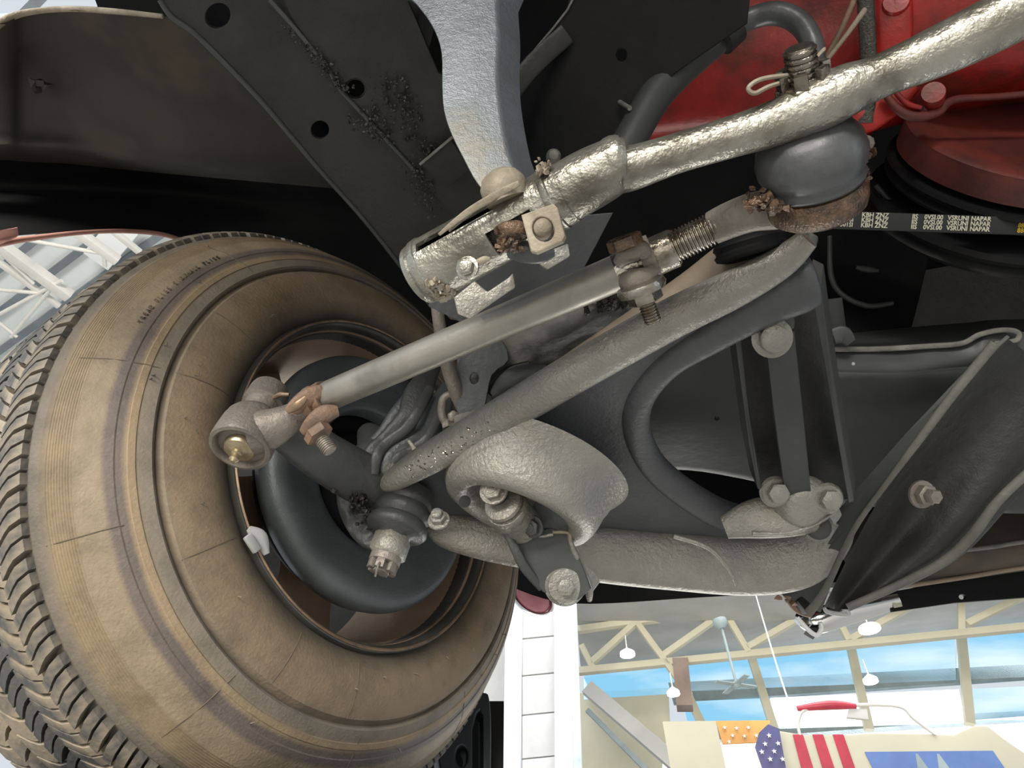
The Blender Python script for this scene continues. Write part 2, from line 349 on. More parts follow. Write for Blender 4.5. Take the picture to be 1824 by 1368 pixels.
g = G(); g.prism([A(1028, 1235), A(1190, 1225), A(1200, 1450), A(1028, 1450)], ND * .15); build('wall_front', g, M['cream'], kind='structure')
tr = thing('window_truss', B(1300, 1180), 'cream painted steel truss in front of the blue clerestory windows', 'truss')
for q in [((1030, 1196), (1900, 1110)), ((1030, 1122), (1420, 1068)), ((1420, 1068), (1900, 1010))]:
    g = G(); g.bar(B(*q[0]), B(*q[1]), .10, .09); build('chord', g, M['cream'], tr, bevel=.01)
for q in [((1052, 1182), (1132, 1110)), ((1135, 1110), (1230, 1240)), ((1182, 1168), (1290, 1092)), ((1292, 1092), (1335, 1165)), ((1330, 1155), (1440, 1092)), ((1490, 1098), (1512, 1142)), ((1515, 1140), (1640, 1070)), ((1712, 1060), (1712, 1130)), ((1722, 1112), (1824, 1062)), ((1036, 1150), (1056, 1190))]:
    g = G(); g.bar(B(*q[0]), B(*q[1]), .10, .08); build('diagonal', g, M['cream'], tr, bevel=.01)
# pillar of white blocks between white posts
pil = thing('block_pillar', PL(960, 1368, PC, V((0, 1, 0))), 'white pillar of stacked blocks between two white posts, right of the tyre', 'pillar')
NY = V((0, 1, 0))
def D(x, y): return PL(x, y, PC, NY)
jy = [1030, 1138, 1204, 1274, 1352, 1440]
for i in range(5):
    xa, xb = 930, 990
    g = G(); g.prism([D(xa, jy[i] + 1), D(xb, jy[i] - 5), D(xb, jy[i + 1] - 7), D(xa, jy[i + 1] - 1)], NY * .3); build('block', g, M['block'], pil, bevel=.008)
for q in [(900, 932, 896, 926), (986, 1014, 988, 1022)]:
    g = G(); g.prism([D(q[0], 1030) - NY * .08, D(q[1], 1030) - NY * .08, D(q[3], 1450) - NY * .08, D(q[2], 1450) - NY * .08], NY * .4); build('post', g, M['white'], pil, bevel=.02)
g = G(); g.prism([D(1014, 1030) - NY * .04, D(1026, 1030), D(1040, 1450), D(1022, 1450) - NY * .04], NY * .3); build('trim_strip', g, M['bluew'], pil, bevel=.01)
g = G(); g.prism([D(780, 1030) + NY * .5, D(905, 1030) + NY * .5, D(900, 1450) + NY * .5, D(760, 1450) + NY * .5], NY * .1); build('wall_left', g, M['block'], kind='structure')
g = G(); g.bar(B(1212, 1178), B(1220, 1262), .22, .2); build('brown_column', g, M['brown'], label='brown steel column beside the left edge of the windows', cat='column')
g = G(); g.bar(B(1046, 1225), B(1250, 1400), .18, .12, ND); build('stair_stringer', g, M['deck'], label='grey sloping beam across the cream wall right of the pillar', cat='beam')
g = G(); g.bar(B(1046, 1265), B(1180, 1400), .06, .06, ND); build('hand_rail', g, M['grey'], label='thin grey rail below the sloping beam on the cream wall', cat='rail')
for (x, y, r, lb) in [(1118, 1168, 15, 'round lit ceiling lamp nearest the block pillar'), (1550, 1123, 20, 'round lit ceiling lamp above the middle window, under the car valance'), (1200, 1238, 12, 'lamp reflection beside the brown column, built as a lit disc'), (1552, 1216, 13, 'round lit lamp in front of the lower middle window pane')]:  # disc beside the brown column is a reflection built as a lamp
    l = thing('ceiling_lamp', Cc(x, y), lb, 'lamp')
    o = Cc(x, y); rr = r * .0052
    g = G(); g.lathe(o, V((0, 0, 1)), [(rr * .2, 0), (rr, .004), (rr, .03), (rr * .9, .04)], 24); build('diffuser', g, M['lamp'], l)
    g = G(); g.lathe(o + V((0, 0, .03)), V((0, 0, 1)), [(rr * .95, .008), (rr * .6, .03), (rr * .2, .05), (.006, .06), (.004, .2)], 24); build('housing', g, M['truss'], l)
fan = thing('ceiling_fan', Cc(1300, 1200), 'dark grey ceiling fan on a long rod hanging before the blue windows', 'fan')
g = G(); g.lathe(Cc(1284, 1112), V((.1, 0, -1)), [(.02, -.06), (.075, -.05), (.075, .0), (.03, .05)], 20); build('canopy', g, M['grey'], fan)
g = G(); g.loft([(Cc(1286, 1120), .014), (Cc(1311, 1215), .014)], n=8, sub=1); build('rod', g, M['grey'], fan)
for k in range(4):
    a = k * math.pi / 2 + .3; d = V((math.cos(a), math.sin(a), 0)); o = Cc(1311, 1219)
    g = G(); g.bar(o + d * .03, o + d * .22, .06, .01); build('blade', g, M['grey'], fan)
g = G(); g.lathe(Cc(1311, 1214), V((0, 0, -1)), [(.015, 0), (.04, .01), (.04, .05), (.02, .06)], 16); build('motor', g, M['grey'], fan)
g = G(); g.loft([(Cc(1322, 975), .006), (Cc(1342, 1045), .006), (Cc(1385, 1190), .008), (Cc(1434, 1335), .008)], n=6); build('hanging_cable', g, M['white'], label='thin white cable hanging in front of the windows', cat='cable')
# parade vehicle with flag paint and flags, behind the car
pv = thing('parade_car', PL(1600, 1368, PC, ND), 'cream parade car painted with flag stripes and a blue panel, behind the raised car', 'car')
def E2(x, y): return PL(x, y, PC + V((0, -1.2, 0)), ND)
g = G(); pts = [(1385, 1300), (1432, 1308), (1500, 1308), (1560, 1305), (1640, 1306), (1700, 1308), (1735, 1292), (1760, 1292), (1790, 1316), (1840, 1350), (1900, 1400), (1900, 1500), (1400, 1500)]
g.prism([E2(*p) for p in pts], ND * .8); build('body_shell', g, M['cream_d'], pv, bevel=.02)
for q in [((1412, 1309), (1430, 1309), (1452, 1380), (1430, 1380)), ((1447, 1309), (1466, 1309), (1490, 1380), (1468, 1380)), ((1483, 1309), (1502, 1309), (1527, 1380), (1506, 1380))]:
    g = G(); g.prism([E2(*p) - ND * .01 for p in q], ND * .02); build('stripe', g, M['fred'], pv)
g = G(); g.prism([E2(1540, 1340) - ND * .01, E2(1768, 1338) - ND * .01, E2(1800, 1385) - ND * .01, E2(1562, 1385) - ND * .01], ND * .02); build('painted_panel', g, M['blue'], pv)
for x in (1630, 1668):
    g = G(); g.prism([E2(x, 1344) - ND * .015, E2(x + 4, 1344) - ND * .015, E2(x + 34, 1385) - ND * .015, E2(x + 6, 1385) - ND * .015], ND * .01); build('painted_sail', g, M['grey'], pv)
g = G(); g.loft([(E2(1425, 1310), .012), (E2(1422, 1285), .012), (E2(1440, 1262), .014), (E2(1520, 1256), .014), (E2(1600, 1258), .014), (E2(1628, 1280), .014), (E2(1665, 1308), .012)], n=8); build('windscreen_frame', g, M['truss'], pv)
g = G(); g.loft([(E2(1420, 1262), .02), (E2(1480, 1256), .035), (E2(1525, 1258), .02)], n=10); build('roof_trim', g, M['fred'], pv)
g = G(); g.prism([E2(1512, 1262), E2(1545, 1262), E2(1548, 1282), E2(1508, 1278)], ND * .03); build('mirror', g, M['deck'], pv, bevel=.008)
def stars(fn, L, r, par):
    for (x, y) in L:
        c = fn(x, y) - ND * .012; pts = [c + (XD * math.sin(k * math.pi / 5) + V((0, 0, 1)) * math.cos(k * math.pi / 5)) * (r if k % 2 == 0 else r * .4) for k in range(10)]
        g = G(); g.prism(pts, ND * .01); build('star', g, M['starw'], par)
def E4(x, y): return PL(x, y, PC + V((0, -1.38, 0)), ND)
fb = thing('star_banner', E2(1400, 1368), 'dark blue banner with white stars left of the red stripes', 'banner')
g = G(); g.prism([E4(*p) for p in [(1368, 1290), (1388, 1298), (1402, 1380), (1362, 1380), (1345, 1330), (1352, 1305)]], ND * .03); g.v = g.v; build('cloth', g, M['navy'], fb)
stars(E4, [(1370, 1311), (1363, 1326), (1386, 1325), (1357, 1340), (1379, 1339), (1372, 1353), (1394, 1353)], .02, fb)
ob = thing('orange_banner', E2(1320, 1330), 'orange banner with pale stars hanging left of the dark blue banner', 'banner')
def E3(x, y): return PL(x, y, PC + V((0, -.9, 0)), ND)
g = G(); g.prism([E3(*p) for p in [(1275, 1284), (1372, 1283), (1368, 1300), (1348, 1322), (1287, 1325)]], ND * .02); build('cloth', g, M['orange'], ob)
stars(E3, [(1291, 1297), (1312, 1298), (1333, 1297), (1305, 1311), (1326, 1312), (1299, 1322), (1347, 1311)], .018, ob)
g = G(); g.prism([E3(1180, 1285), E3(1275, 1284), E3(1300, 1400), E3(1200, 1400)], ND * .02); build('cream_banner', g, M['cream_d'], label='plain cream banner between the cream wall and the orange banner', cat='banner')

# ------------------------------------------------------------------ lift runway and chock
ws = thing('wheel_stand', CAM + V((-.22, .94, .19)), 'black steel wheel stand with an upright stop under the front of the tyre', 'stand')
g = G(); g.box(CAM + V((-.25, .94, .205)), V((.24, 0, 0)), V((0, .25, 0)), V((0, 0, .012))); build('deck_plate', g, M['runway'], ws, bevel=.004)
for x in (-.45, -.05):
    g = G(); g.box(CAM + V((x, 1.02, -.6)), V((.03, 0, 0)), V((0, .03, 0)), V((0, 0, .795))); build('post', g, M['runway'], ws, bevel=.004)
sp0 = P(860, 1300, 1.06); sn = V((.25, -1, 0))
so = smoothpoly([(780, 1300), (820, 1255), (848, 1238), (862, 1238), (868, 1246), (871, 1300), (869, 1440), (866, 1500), (800, 1500), (790, 1400)], 3)
plate('stop_plate', so, sp0, sn, .03, M['runway'], ws, holes=[[(838, 1300), (846, 1270), (855, 1262), (863, 1275), (864, 1420), (838, 1420)], circ((822, 1348), 14, sq=1.6)], bev=.003)
g = G(); g.box(sp0 + V((-.04, .10, -.06)), V((.07, 0, 0)), V((0, .01, 0)), V((0, 0, .14))); build('stop_backing', g, M['hole_shade'], ws)

# ------------------------------------------------------------------ front wheel (steered to the right)
WC = CAM + V((-.1662, .6938, .5670)); dA, tA = math.radians(36.883), math.radians(-8.876)
WN = V((math.cos(dA) * math.cos(tA), -math.sin(dA) * math.cos(tA), math.sin(tA)))
wu = (V((0, 0, 1)) - WN * WN.z).normalized(); wr = wu.cross(WN)
WR = Matrix((wr, wu, WN)).transposed()
wheel = thing('tyre_and_rim', WC, 'large dusty tyre on a steel rim, its brown inner sidewall facing the camera', 'tyre', rot=WR)
def WL(a, r, off): return WC + WN * off + (wr * math.cos(a) + wu * math.sin(a)) * r
prof = [(.196, -.012), (.206, -.004), (.2125, .001), (.220, .006), (.230, .0095), (.245, .010), (.262, .007), (.2765, .0005), (.2788, -.004), (.281, -.008), (.2835, -.004), (.286, -.0025), (.292, -.0055), (.2975, -.0088), (.2985, -.0083), (.304, -.0112), (.3045, -.0125), (.312, -.0180), (.3135, -.0182), (.326, -.0283)]
for i in range(10):
    r = .3380 + i * .00155; o = -.0283 - (r - .326) * 1.2255; prof += [(r, o), (r + .00075, o - .0004)]
prof += [(.3535, -.062), (.3548, -.068), (.3565, -.070), (.360, -.075), (.3615, -.085), (.3625, -.10), (.3635, -.14), (.3638, -.175), (.3635, -.21), (.3635, -.26), (.362, -.285), (.352, -.315), (.32, -.345), (.24, -.355), (.196, -.34), (.194, -.15)]
g = G(); g.lathe(WC, WN, prof, 160, closed=True); build('tyre', g, M['tyre'], wheel, smooth=24)
def lug(r0, r1, o0, o1, ang, skew, sip=True):
    g = G(); n = 4
    def q(o, da, r): return WL(ang + da + skew * (o - o0) / (o1 - o0), r, o)
    h = .5 * abs(.83)
    W = math.radians(1.9)
    for part in ((-1, -.12), (.12, 1)) if sip else ((-1, 1),):
        vs = []
        for j in range(n + 1):
            o = o0 + (o1 - o0) * j / n; rt = r1 - (.007 if j == 0 else 0.001 if j == 1 else 0)
            for d in part: vs += [q(o, d * W, r0), q(o, d * W, rt)]
        fs = []
        for j in range(n):
            b = j * 4; fs += [(b, b + 4, b + 5, b + 1), (b + 1, b + 5, b + 7, b + 3), (b + 3, b + 7, b + 6, b + 2), (b + 2, b + 6, b + 4, b)]
        fs += [(0, 1, 3, 2), (n * 4, n * 4 + 2, n * 4 + 3, n * 4 + 1)]
        g.add(vs, fs)
    return g
def ring(name, gg, mt, N, a0=0):
    o = build(name, gg, mt, wheel, smooth=30)
    for k in range(1, N):
        c = o.copy(); COL.objects.link(c); c.parent = wheel
        c.matrix_basis = Matrix.Rotation(2 * math.pi * k / N + random.uniform(-.004, .004), 4, 'Z') @ o.matrix_basis
NT = 78
ring('tread_block', lug(.355, .3735, -.0765, -.112, 0, .05), M['tread'], NT)
ring('tread_block', lug(.358, .3745, -.119, -.150, .03, -.06), M['tread'], NT)
ring('tread_block', lug(.358, .3745, -.157, -.190, .01, .06), M['tread'], NT)
g = G()
for k in range(NT):
    a = 2 * math.pi * k / NT
    for o0, o1, sk in ((-.197, -.228, -.06), (-.235, -.262, .05), (-.268, -.296, -.05)): s_ = lug(.357, .3735, o0, o1, a, sk, False); g.add(s_.v, s_.f)
build('outer_tread', g, M['tread'], wheel, kind='stuff', smooth=30)
# fine shoulder bars between the groove line and the first lugs
for (a, r0, r1) in [(math.radians(x), p, q) for x, p, q in ((-171, .285, .355), (-171, .215, .277), (-132, .222, .277), (-141, .31, .354), (-101, .222, .277), (-108, .29, .354), (152, .285, .35), (135, .225, .277), (170, .225, .277), (-80, .222, .277), (-75, .29, .352), (-40, .29, .35))]:
    g = G(); L = []
    for j in range(9):
        r = r0 + (r1 - r0) * j / 8
        o = next((prof[i][1] + (prof[i + 1][1] - prof[i][1]) * (r - prof[i][0]) / max(prof[i + 1][0] - prof[i][0], 1e-6) for i in range(len(prof) - 1) if prof[i][0] <= r <= prof[i + 1][0]), -.03)
        L.append((WL(a, r, o), .0006))
    g.loft(L, n=6, sub=1); build('mould_line', g, M['mline'], wheel)
g = G()
for k in range(36):
    a = random.uniform(0, 6.28); r = random.choice([.234, .25, .262, .296, .31, .345]); o = {.234: .0095, .25: .0097, .262: .007, .296: -.008, .31: -.0172, .345: -.050}[r]
    p = WL(a, r, o); g.loft([(p, .0005), (p + WN * .004 + wr * random.uniform(-.003, .003), .0006), (p + WN * .006 + wu * random.uniform(-.005, .005), .0003)], n=5, sub=1)
build('vent_spew', g, M['tread'], wheel, kind='stuff')
# small moulded lettering between the ribbed band and the grey band
def letters(txt, a0, r, off, size, da):
    cu = bpy.data.curves.new('t', 'FONT'); 
    g = G()
    for i, ch in enumerate(txt):
        if ch == ' ': continue
        cu.body = ch; cu.size = size; cu.extrude = .0006; cu.resolution_u = 2; cu.align_x = 'CENTER'
        co = bpy.data.objects.new('t', cu); COL.objects.link(co); me = bpy.data.meshes.new_from_object(co.evaluated_get(bpy.context.evaluated_depsgraph_get())); bpy.data.objects.remove(co)
        a = a0 - da * i; rad = wr * math.cos(a) + wu * math.sin(a); tan = WN.cross(rad) * -1
        out = (rad - WN * .55).normalized(); nn = (WN + rad * .55).normalized()
        base = WL(a, r, off)
        g.add([base + tan * v.co.x + out * v.co.y + nn * (v.co.z + .0004) for v in me.vertices], [tuple(p.vertices) for p in me.polygons]); bpy.data.meshes.remove(me)
    bpy.data.curves.remove(cu); return g
gl = letters('TREAD PLIES SIDEWALL PLIES', math.radians(180), .3205, -.0236, .0068, .0175)
build('sidewall_lettering', gl, M['tread'], wheel, smooth=30)
# rim
rp = [(.209, -.006), (.2105, .002), (.2085, .0065), (.2055, .0075), (.2025, .006), (.2, .001), (.1975, -.006), (.1955, -.02), (.1945, -.045), (.1925, -.052), (.184, -.060), (.1815, -.066), (.1815, -.115), (.178, -.125), (.168, -.140), (.166, -.15), (.16, -.158), (.155, -.154), (.162, -.146), (.166, -.135), (.174, -.12), (.1775, -.108)]
rim = None
g = G(); g.lathe(WC, WN, [(.2085, -.012), (.2098, .002), (.2085, .0068), (.2055, .008), (.2025, .0065), (.2, .001), (.1985, -.008), (.2005, -.012)], 128, closed=True)
flg = build('rim_flange', g, M['rimm'], wheel, smooth=50)
g = G(); g.lathe(WC, WN, [(.1985, -.006), (.1965, -.02), (.1945, -.05), (.191, -.064), (.189, -.10), (.187, -.20), (.190, -.20), (.1935, -.06), (.1985, -.05), (.2005, -.008)], 128, closed=True)
build('rim_barrel', g, M['rimb'], wheel, smooth=40)
g = G(); g.lathe(WC, WN, [(.2055, .0074), (.2072, .0086), (.2058, .0100), (.2040, .0086)], 128, closed=True)
build('flange_lip', g, M['copper'], wheel, smooth=60, label='lip of the rim, its highlight painted copper-brown')  # flange highlight put into the colour of this ring
g = G()
for k in range(5):      # wheel disc: five wide spokes with openings between
    a = 2 * math.pi * k / 5 + 1.25
    g.loft([(WL(a, .055, -.135), .045), (WL(a, .10, -.13), .042), (WL(a, .15, -.145), .052), (WL(a, .186, -.15), .062)], n=16, flat=.12, face=WN, ex=3)
build('wheel_disc', g, M['rimb'], wheel)
# wheel weight clip
a = -2.72
FL = lambda x, y: PL(x, y, WC + WN * .011, WN); pw = FL(449, 968); dv = (FL(462, 988) - FL(437, 950)).normalized(); sd = WN.cross(dv); sd = sd if sd.x > 0 else -sd; nw = dv.cross(sd)
g = G(); g.box(pw, dv * .0095, sd * .0042, nw * .003); build('wheel_weight', g, M['lead'], flg, bevel=.0015, label='white wheel weight clipped on the rim edge')
g = G(); g.loft([(pw + sd * .006 - dv * .014, .003), (pw + sd * .010, .008), (pw + sd * .007 + dv * .018, .003)], n=10, flat=.4); build('weight_body', g, M['lead'], flg)

# ------------------------------------------------------------------ brake shield, hub, knuckle, caliper bracket
kn = thing('steering_knuckle', WC + WN * .03, 'dark cast steering knuckle with brake shield inside the wheel', 'knuckle', rot=WR)
g = G(); g.lathe(WC, WN, [(.150, -.03), (.160, -.026), (.1635, -.012), (.1625, -.002), (.158, .005), (.150, .0085), (.138, .007), (.120, .002), (.102, -.002), (.094, -.004), (.090, -.008), (.090, -.03)], 96, closed=True)
build('brake_shield', g, M['shield'], kn, smooth=60)
g = G(); g.lathe(WC + WN * -.05, WN, [(.14, -.01), (.145, 0), (.145, .012), (.07, .014), (.066, .02), (.04, .03), (.0, .03)], 64); build('brake_rotor', g, M['black'], kn)
g = G(); g.T([(655, 770, .84, 20), (672, 800, .80, 38), (665, 830, .78, 44), (655, 860, .77, 40)], flat=.9); build('hub_boss', g, M['arm_dark'], kn)
# steering arm to the tie rod end, then down to the lower joint
g = G(); g.T([(465, 735, .70, 30), (520, 772, .72, 40), (580, 815, .73, 44), (640, 850, .745, 46), (700, 880, .755, 44), (735, 900, .765, 40)], flat=.6, ex=2.6); build('steering_arm', g, M['arm_dark'], kn)
g = G(); g.T([(640, 850, .755, 32), (622, 885, .755, 22), (634, 925, .75, 22), (658, 955, .74, 22), (685, 968, .735, 16)], flat=.8, n=24, sub=12); g.v = [p + (CAM - p).normalized() * .006 * noise.noise(p * 90) for p in g.v]; build('joint_boss', g, M['arm_dark'], kn)
g = G(); L = []
for k in range(90):
    t = random.random(); x = 628 + t * 60 + random.gauss(0, 10); y = 880 + t * 90 + random.gauss(0, 8); L.append(P(x, y, .725 + random.uniform(-.005, .01)))
g.blobs(L, .0015, .004); build('grease', g, M['slag'], kn, kind='stuff')
# ridged caliper bracket: three sweeping webs
for i, q in enumerate([[(775, 650, .83, 12), (745, 700, .80, 24), (730, 745, .78, 24), (690, 785, .77, 18), (665, 810, .76, 18), (658, 850, .75, 14)],
          [(800, 690, .82, 15), (775, 740, .79, 24), (755, 780, .77, 22), (715, 805, .755, 18), (690, 830, .745, 16), (682, 865, .74, 12)],
          [(745, 690, .82, 12), (715, 740, .80, 22), (690, 775, .79, 20), (665, 800, .78, 18)]]):
    g = G(); g.T(q, flat=.45, ex=3); build('caliper_bracket', g, M['web'] if i else M['arm_dark'], kn)
for q in [[(767, 690, .79, 4), (744, 735, .76, 5), (722, 765, .755, 5), (688, 790, .75, 5), (672, 812, .74, 5), (668, 845, .735, 4)], [(788, 725, .78, 4), (765, 775, .75, 4), (735, 802, .745, 5), (706, 820, .735, 5), (700, 860, .73, 4)]]:
    g = G(); g.T([(x, y, s_, w_ * 2) for x, y, s_, w_ in q], flat=.4); build('bracket_ridge', g, M['arm_dark'], kn)
g = G(); g.T([(708, 845, .74, 20), (735, 812, .745, 26), (748, 790, .76, 14)], flat=.3); build('bracket_tab', g, M['web'], kn)
for (x, y, s, r) in [(697, 835, .735, 12), (655, 845, .74, 11)]:
    g = G(); o = P(x, y, s); ax = (CAM - o).normalized() + V((.5, 0, -.3)); g.bolt(o, ax, r * s / FPX); build('bolt', g, M['arm'], kn)
g = G(); g.T([(728, 785, .745, 3), (738, 800, .74, 5), (742, 815, .735, 6), (760, 795, .735, 5)], flat=.5); build('spring_clip', g, M['forged'], kn)
# ------------------------------------------------------------------ lower ball joint
bj = thing('ball_joint', P(705, 950, .73), 'grey ball joint with ribbed boot and castle nut hanging below the knuckle', 'ball joint')
o = P(728, 885, .745); ax = (P(682, 1008, .70) - o).normalized()
k = .735 / FPX
g = G(); g.lathe(o, ax, [(46 * k, -.006), (48 * k, .004), (47 * k, .009), (44 * k, .0105), (44 * k, .0115), (50 * k, .014), (52 * k, .022), (47 * k, .0255), (46 * k, .027), (53 * k, .031), (55 * k, .038), (50 * k, .042), (30 * k, .044), (26 * k, .05)], 40); build('boot', g, M['arm_dark'], bj, smooth=60)
g = G(); g.hexa(o + ax * .046, ax, 34 * k, .022); build('hex_nut', g, M['arm'], bj)
g = G(); q = o + ax * .067; g.lathe(q, ax, [(27 * k, 0), (27 * k, .008), (20 * k, .0085)], 24); u, v = basis(ax)
for i in range(6):
    d = u * math.cos(i * math.pi / 3) + v * math.sin(i * math.pi / 3); e = ax.cross(d); g.box(q + ax * .012 + d * 20 * k, e * 7 * k, ax * .005, d * 5 * k)
g.lathe(q, ax, [(15 * k, 0), (15 * k, .018), (11 * k, .019)], 16); build('castle_nut', g, M['forged'], bj, bevel=.0006)
g = G(); o2 = q + ax * .013; g.loft([(o2 - u * 30 * k, .0012), (o2 - u * 10 * k, .0012), (o2 + u * 22 * k, .0012), (o2 + u * 27 * k + ax * .007, .0012), (o2 + u * 20 * k + ax * .014, .001)], n=6); build('cotter_pin', g, M['forged'], bj)

# ------------------------------------------------------------------ lower control arm
ca = thing('control_arm', P(1050, 880, .76), 'large grey stamped A-shaped control arm with bulging spring cup', 'control arm')
ZA = .470
wp = CAM + V((0, 0, ZA)); NZ = V((0, 0, 1))
out = [(740, 850), (850, 775), (1000, 682), (1190, 575), (1330, 505), (1425, 450), (1452, 500), (1440, 530), (1340, 565), (1255, 612), (1185, 655), (1140, 718), (1142, 790), (1185, 850), (1250, 905), (1330, 935), (1420, 925), (1490, 920), (1500, 965), (1400, 985), (1200, 975), (1000, 960), (860, 945), (780, 935), (745, 895)]
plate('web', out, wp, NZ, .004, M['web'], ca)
def legz(L, z=ZA, **kw):
    g = G(); g.loft([(Z(a, b, z + dz), r * Z(a, b, z + dz).__sub__(CAM).dot(FW) / FPX) for a, b, r, dz in L], **kw); return g
build('rear_leg', legz([(684, 868, 9, -.012), (700, 856, 20, -.012), (755, 822, 28, -.012), (850, 768, 33, -.012), (1000, 678, 36, -.012), (1190, 571, 37, -.012), (1300, 518, 35, -.012), (1390, 468, 29, -.012), (1440, 425, 20, -.012)], n=24, flat=.8), M['arm'], ca, smooth=60)
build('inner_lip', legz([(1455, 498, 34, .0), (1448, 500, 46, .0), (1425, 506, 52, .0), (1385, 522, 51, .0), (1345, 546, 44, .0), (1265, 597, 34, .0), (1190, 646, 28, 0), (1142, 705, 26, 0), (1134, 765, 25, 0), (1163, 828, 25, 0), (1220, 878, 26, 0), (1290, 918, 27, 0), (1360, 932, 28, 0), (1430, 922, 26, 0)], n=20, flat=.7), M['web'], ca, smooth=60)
build('front_leg', legz([(768, 928, 12, -.004), (790, 942, 30, -.008), (860, 958, 38, -.012), (960, 972, 44, -.014), (1060, 985, 50, -.014), (1200, 998, 52, -.014), (1330, 1005, 54, -.014), (1420, 992, 54, -.012), (1475, 958, 40, -.008), (1500, 930, 22, -.004)], n=28, flat=.75, ex=3.4), M['arm'], ca, smooth=60)
g = G(); g.T([(1200, 955, .735, 4), (1260, 975, .73, 4), (1295, 1010, .73, 3), (1312, 1042, .735, 3)]); build('seam', g, M['arm'], ca)
# pocket where the pivot bolts meet the arm
g = G(); g.T([(1290, 940, .74, 20), (1340, 925, .735, 34), (1400, 918, .73, 38), (1460, 915, .735, 30), (1490, 905, .74, 16)], flat=.4, ex=2.5); build('pivot_pocket', g, M['arm'], ca, smooth=60)
g = G(); g.T([(1340, 950, .725, 4), (1400, 950, .722, 4), (1450, 935, .722, 4), (1488, 912, .725, 3)]); build('pocket_rim', g, M['arm'], ca)
o = P(1458, 940, .726); g = G(); g.lathe(o, (CAM - o) + V((0, 0, .1)), [(.0145, 0), (.015, .003), (.0125, .003), (.012, -.004)], 28, closed=True); g.v = [o + (x - o) for x in g.v]; build('hole_rim', g, M['arm_dark'], ca)
g = G(); g.lathe(o, (CAM - o), [(.0125, -.001), (.0125, .0005), (0, .0006)], 24); build('hole', g, M['hole_shade'], ca)
# spring cup
b0 = Z(950, 832, ZA - .003); b1 = P(918, 916, .696); ax = (b1 - b0).normalized(); H = (b1 - b0).length
g = G(); g.lathe(b0, ax, [(.098, -.003), (.094, .003), (.088, .010), (.085, .02), (.083, H * .45), (.0805, H * .7), (.078, H * .85), (.074, H * .97), (.067, H * 1.02), (.059, H * 1.02), (.0545, H * .97), (.052, H * .85), (.050, H * .3), (.03, H * .28), (.001, H * .28)], 72)
build('spring_cup', g, M['arm'], ca, smooth=70)
for (x, y, s) in [(828, 893, .705), (1020, 902, .715)]:
    o = P(x, y, s - .008); g = G(); g.lathe(o, (CAM - o), [(.006, 0), (.006, .0015), (0, .0016)], 16); build('drain_slot', g, M['hole_shade'], ca)
# greasy spots along the outer end of the rear leg
g = G(); L = []
for k_ in range(60):
    t = random.random(); x = 720 + 150 * t; y = 848 - 92 * t; c = Z(x + random.uniform(-12, 12), y + random.uniform(-14, 14), ZA - .036); L.append(c)
g.blobs(L, .0006, .0016); build('dirt_specks', g, M['steel'], ca, kind='stuff')
g = G(); o = P(782, 928, .712); ax2 = (P(776, 912, .70) - P(786, 945, .72)); g.bolt(o, ax2, .0085, .009); g.thread(o + ax2.normalized() * .006, ax2, .0055, .009, 5); build('bolt', g, M['arm'], ca)

# ------------------------------------------------------------------ shock absorber lower mount
sh = thing('shock_absorber', P(920, 910, .69), 'lower end of a shock absorber bolted inside the spring cup', 'shock absorber')
g = G(); a_, b_ = P(893, 893, .675), P(945, 950, .72); ax = (b_ - a_).normalized()
g.lathe(a_, ax, [(.012, 0), (.0185, .002), (.0195, .005), (.016, .006), (.0165, .009), (.0205, .010), (.0215, .014), (.0195, .018), (.0195, .05), (.012, .055)], 36); build('bushing', g, M['arm'], sh, smooth=50)
g = G(); o = P(874, 868, .672); g.loft([(o, .009), (P(890, 886, .68), .009), (P(905, 900, .69), .010)], n=16, sub=1); build('mount_bar', g, M['arm_dark'], sh)
g = G(); g.bolt(P(880, 874, .668), P(866, 862, .645) - P(885, 880, .672), .0105, .009); build('bolt', g, M['arm'], sh)
g = G(); g.bolt(P(950, 938, .69), P(936, 940, .67) - P(955, 934, .69), .0085, .008); build('bolt', g, M['arm_dark'], sh)
plate('mount_flange', smoothpoly([(955, 895), (975, 880), (1000, 905), (1010, 950), (960, 945), (930, 935)], 3), P(980, 920, .70), V((-.3, -.5, -.8)), .003, M['web'], sh)

# ------------------------------------------------------------------ stabiliser bracket under the arm
sb = thing('stabiliser_bracket', P(985, 1000, .70), 'dark folded bracket bolted under the front leg of the control arm', 'bracket')
plate('bracket_face', [(898, 944), (945, 948), (985, 942), (1012, 950), (1022, 975), (1040, 1020), (1050, 1048), (1030, 1066), (1004, 1069), (968, 1052), (938, 1018), (925, 1000)], P(970, 990, .70), V((-.15, -.75, -.65)), .004, M['frame_g'], sb, bev=.0012)
g = G(); g.T([(1012, 946, .695, 4), (1020, 975, .695, 5), (1035, 1010, .70, 6), (1048, 1045, .70, 8), (1050, 1068, .705, 5)], flat=1.4); build('bracket_flange', g, M['arm'], sb)
g = G(); g.T([(985, 948, .695, 3), (1012, 949, .69, 3), (1016, 962, .69, 3)]); build('bracket_edge', g, M['silver_d'], sb)
g = G(); g.prism([P(1022, 990, .70), P(1060, 1020, .715), P(1068, 1036, .72), P(1052, 1058, .71)], V((.001, .004, .002))); build('bracket_gusset', g, M['arm'], sb, bevel=.0008)
g = G(); g.T([(900, 946, .695, 5), (916, 975, .693, 8), (934, 1010, .695, 9), (965, 1048, .70, 7)], flat=.6); build('bent_edge', g, M['arm_dark'], sb)
o = P(1006, 1042, .698); ax = V((.02, -.75, -.65))
g = G(); g.lathe(o, ax, [(.020, -.004), (.0205, .001), (.0175, .0035), (.0165, .007), (.012, .008)], 32); build('washer', g, M['arm'], sb)
g = G(); g.bolt(o + ax.normalized() * .007, ax, .0085, .007, False); build('bolt', g, M['arm'], sb)
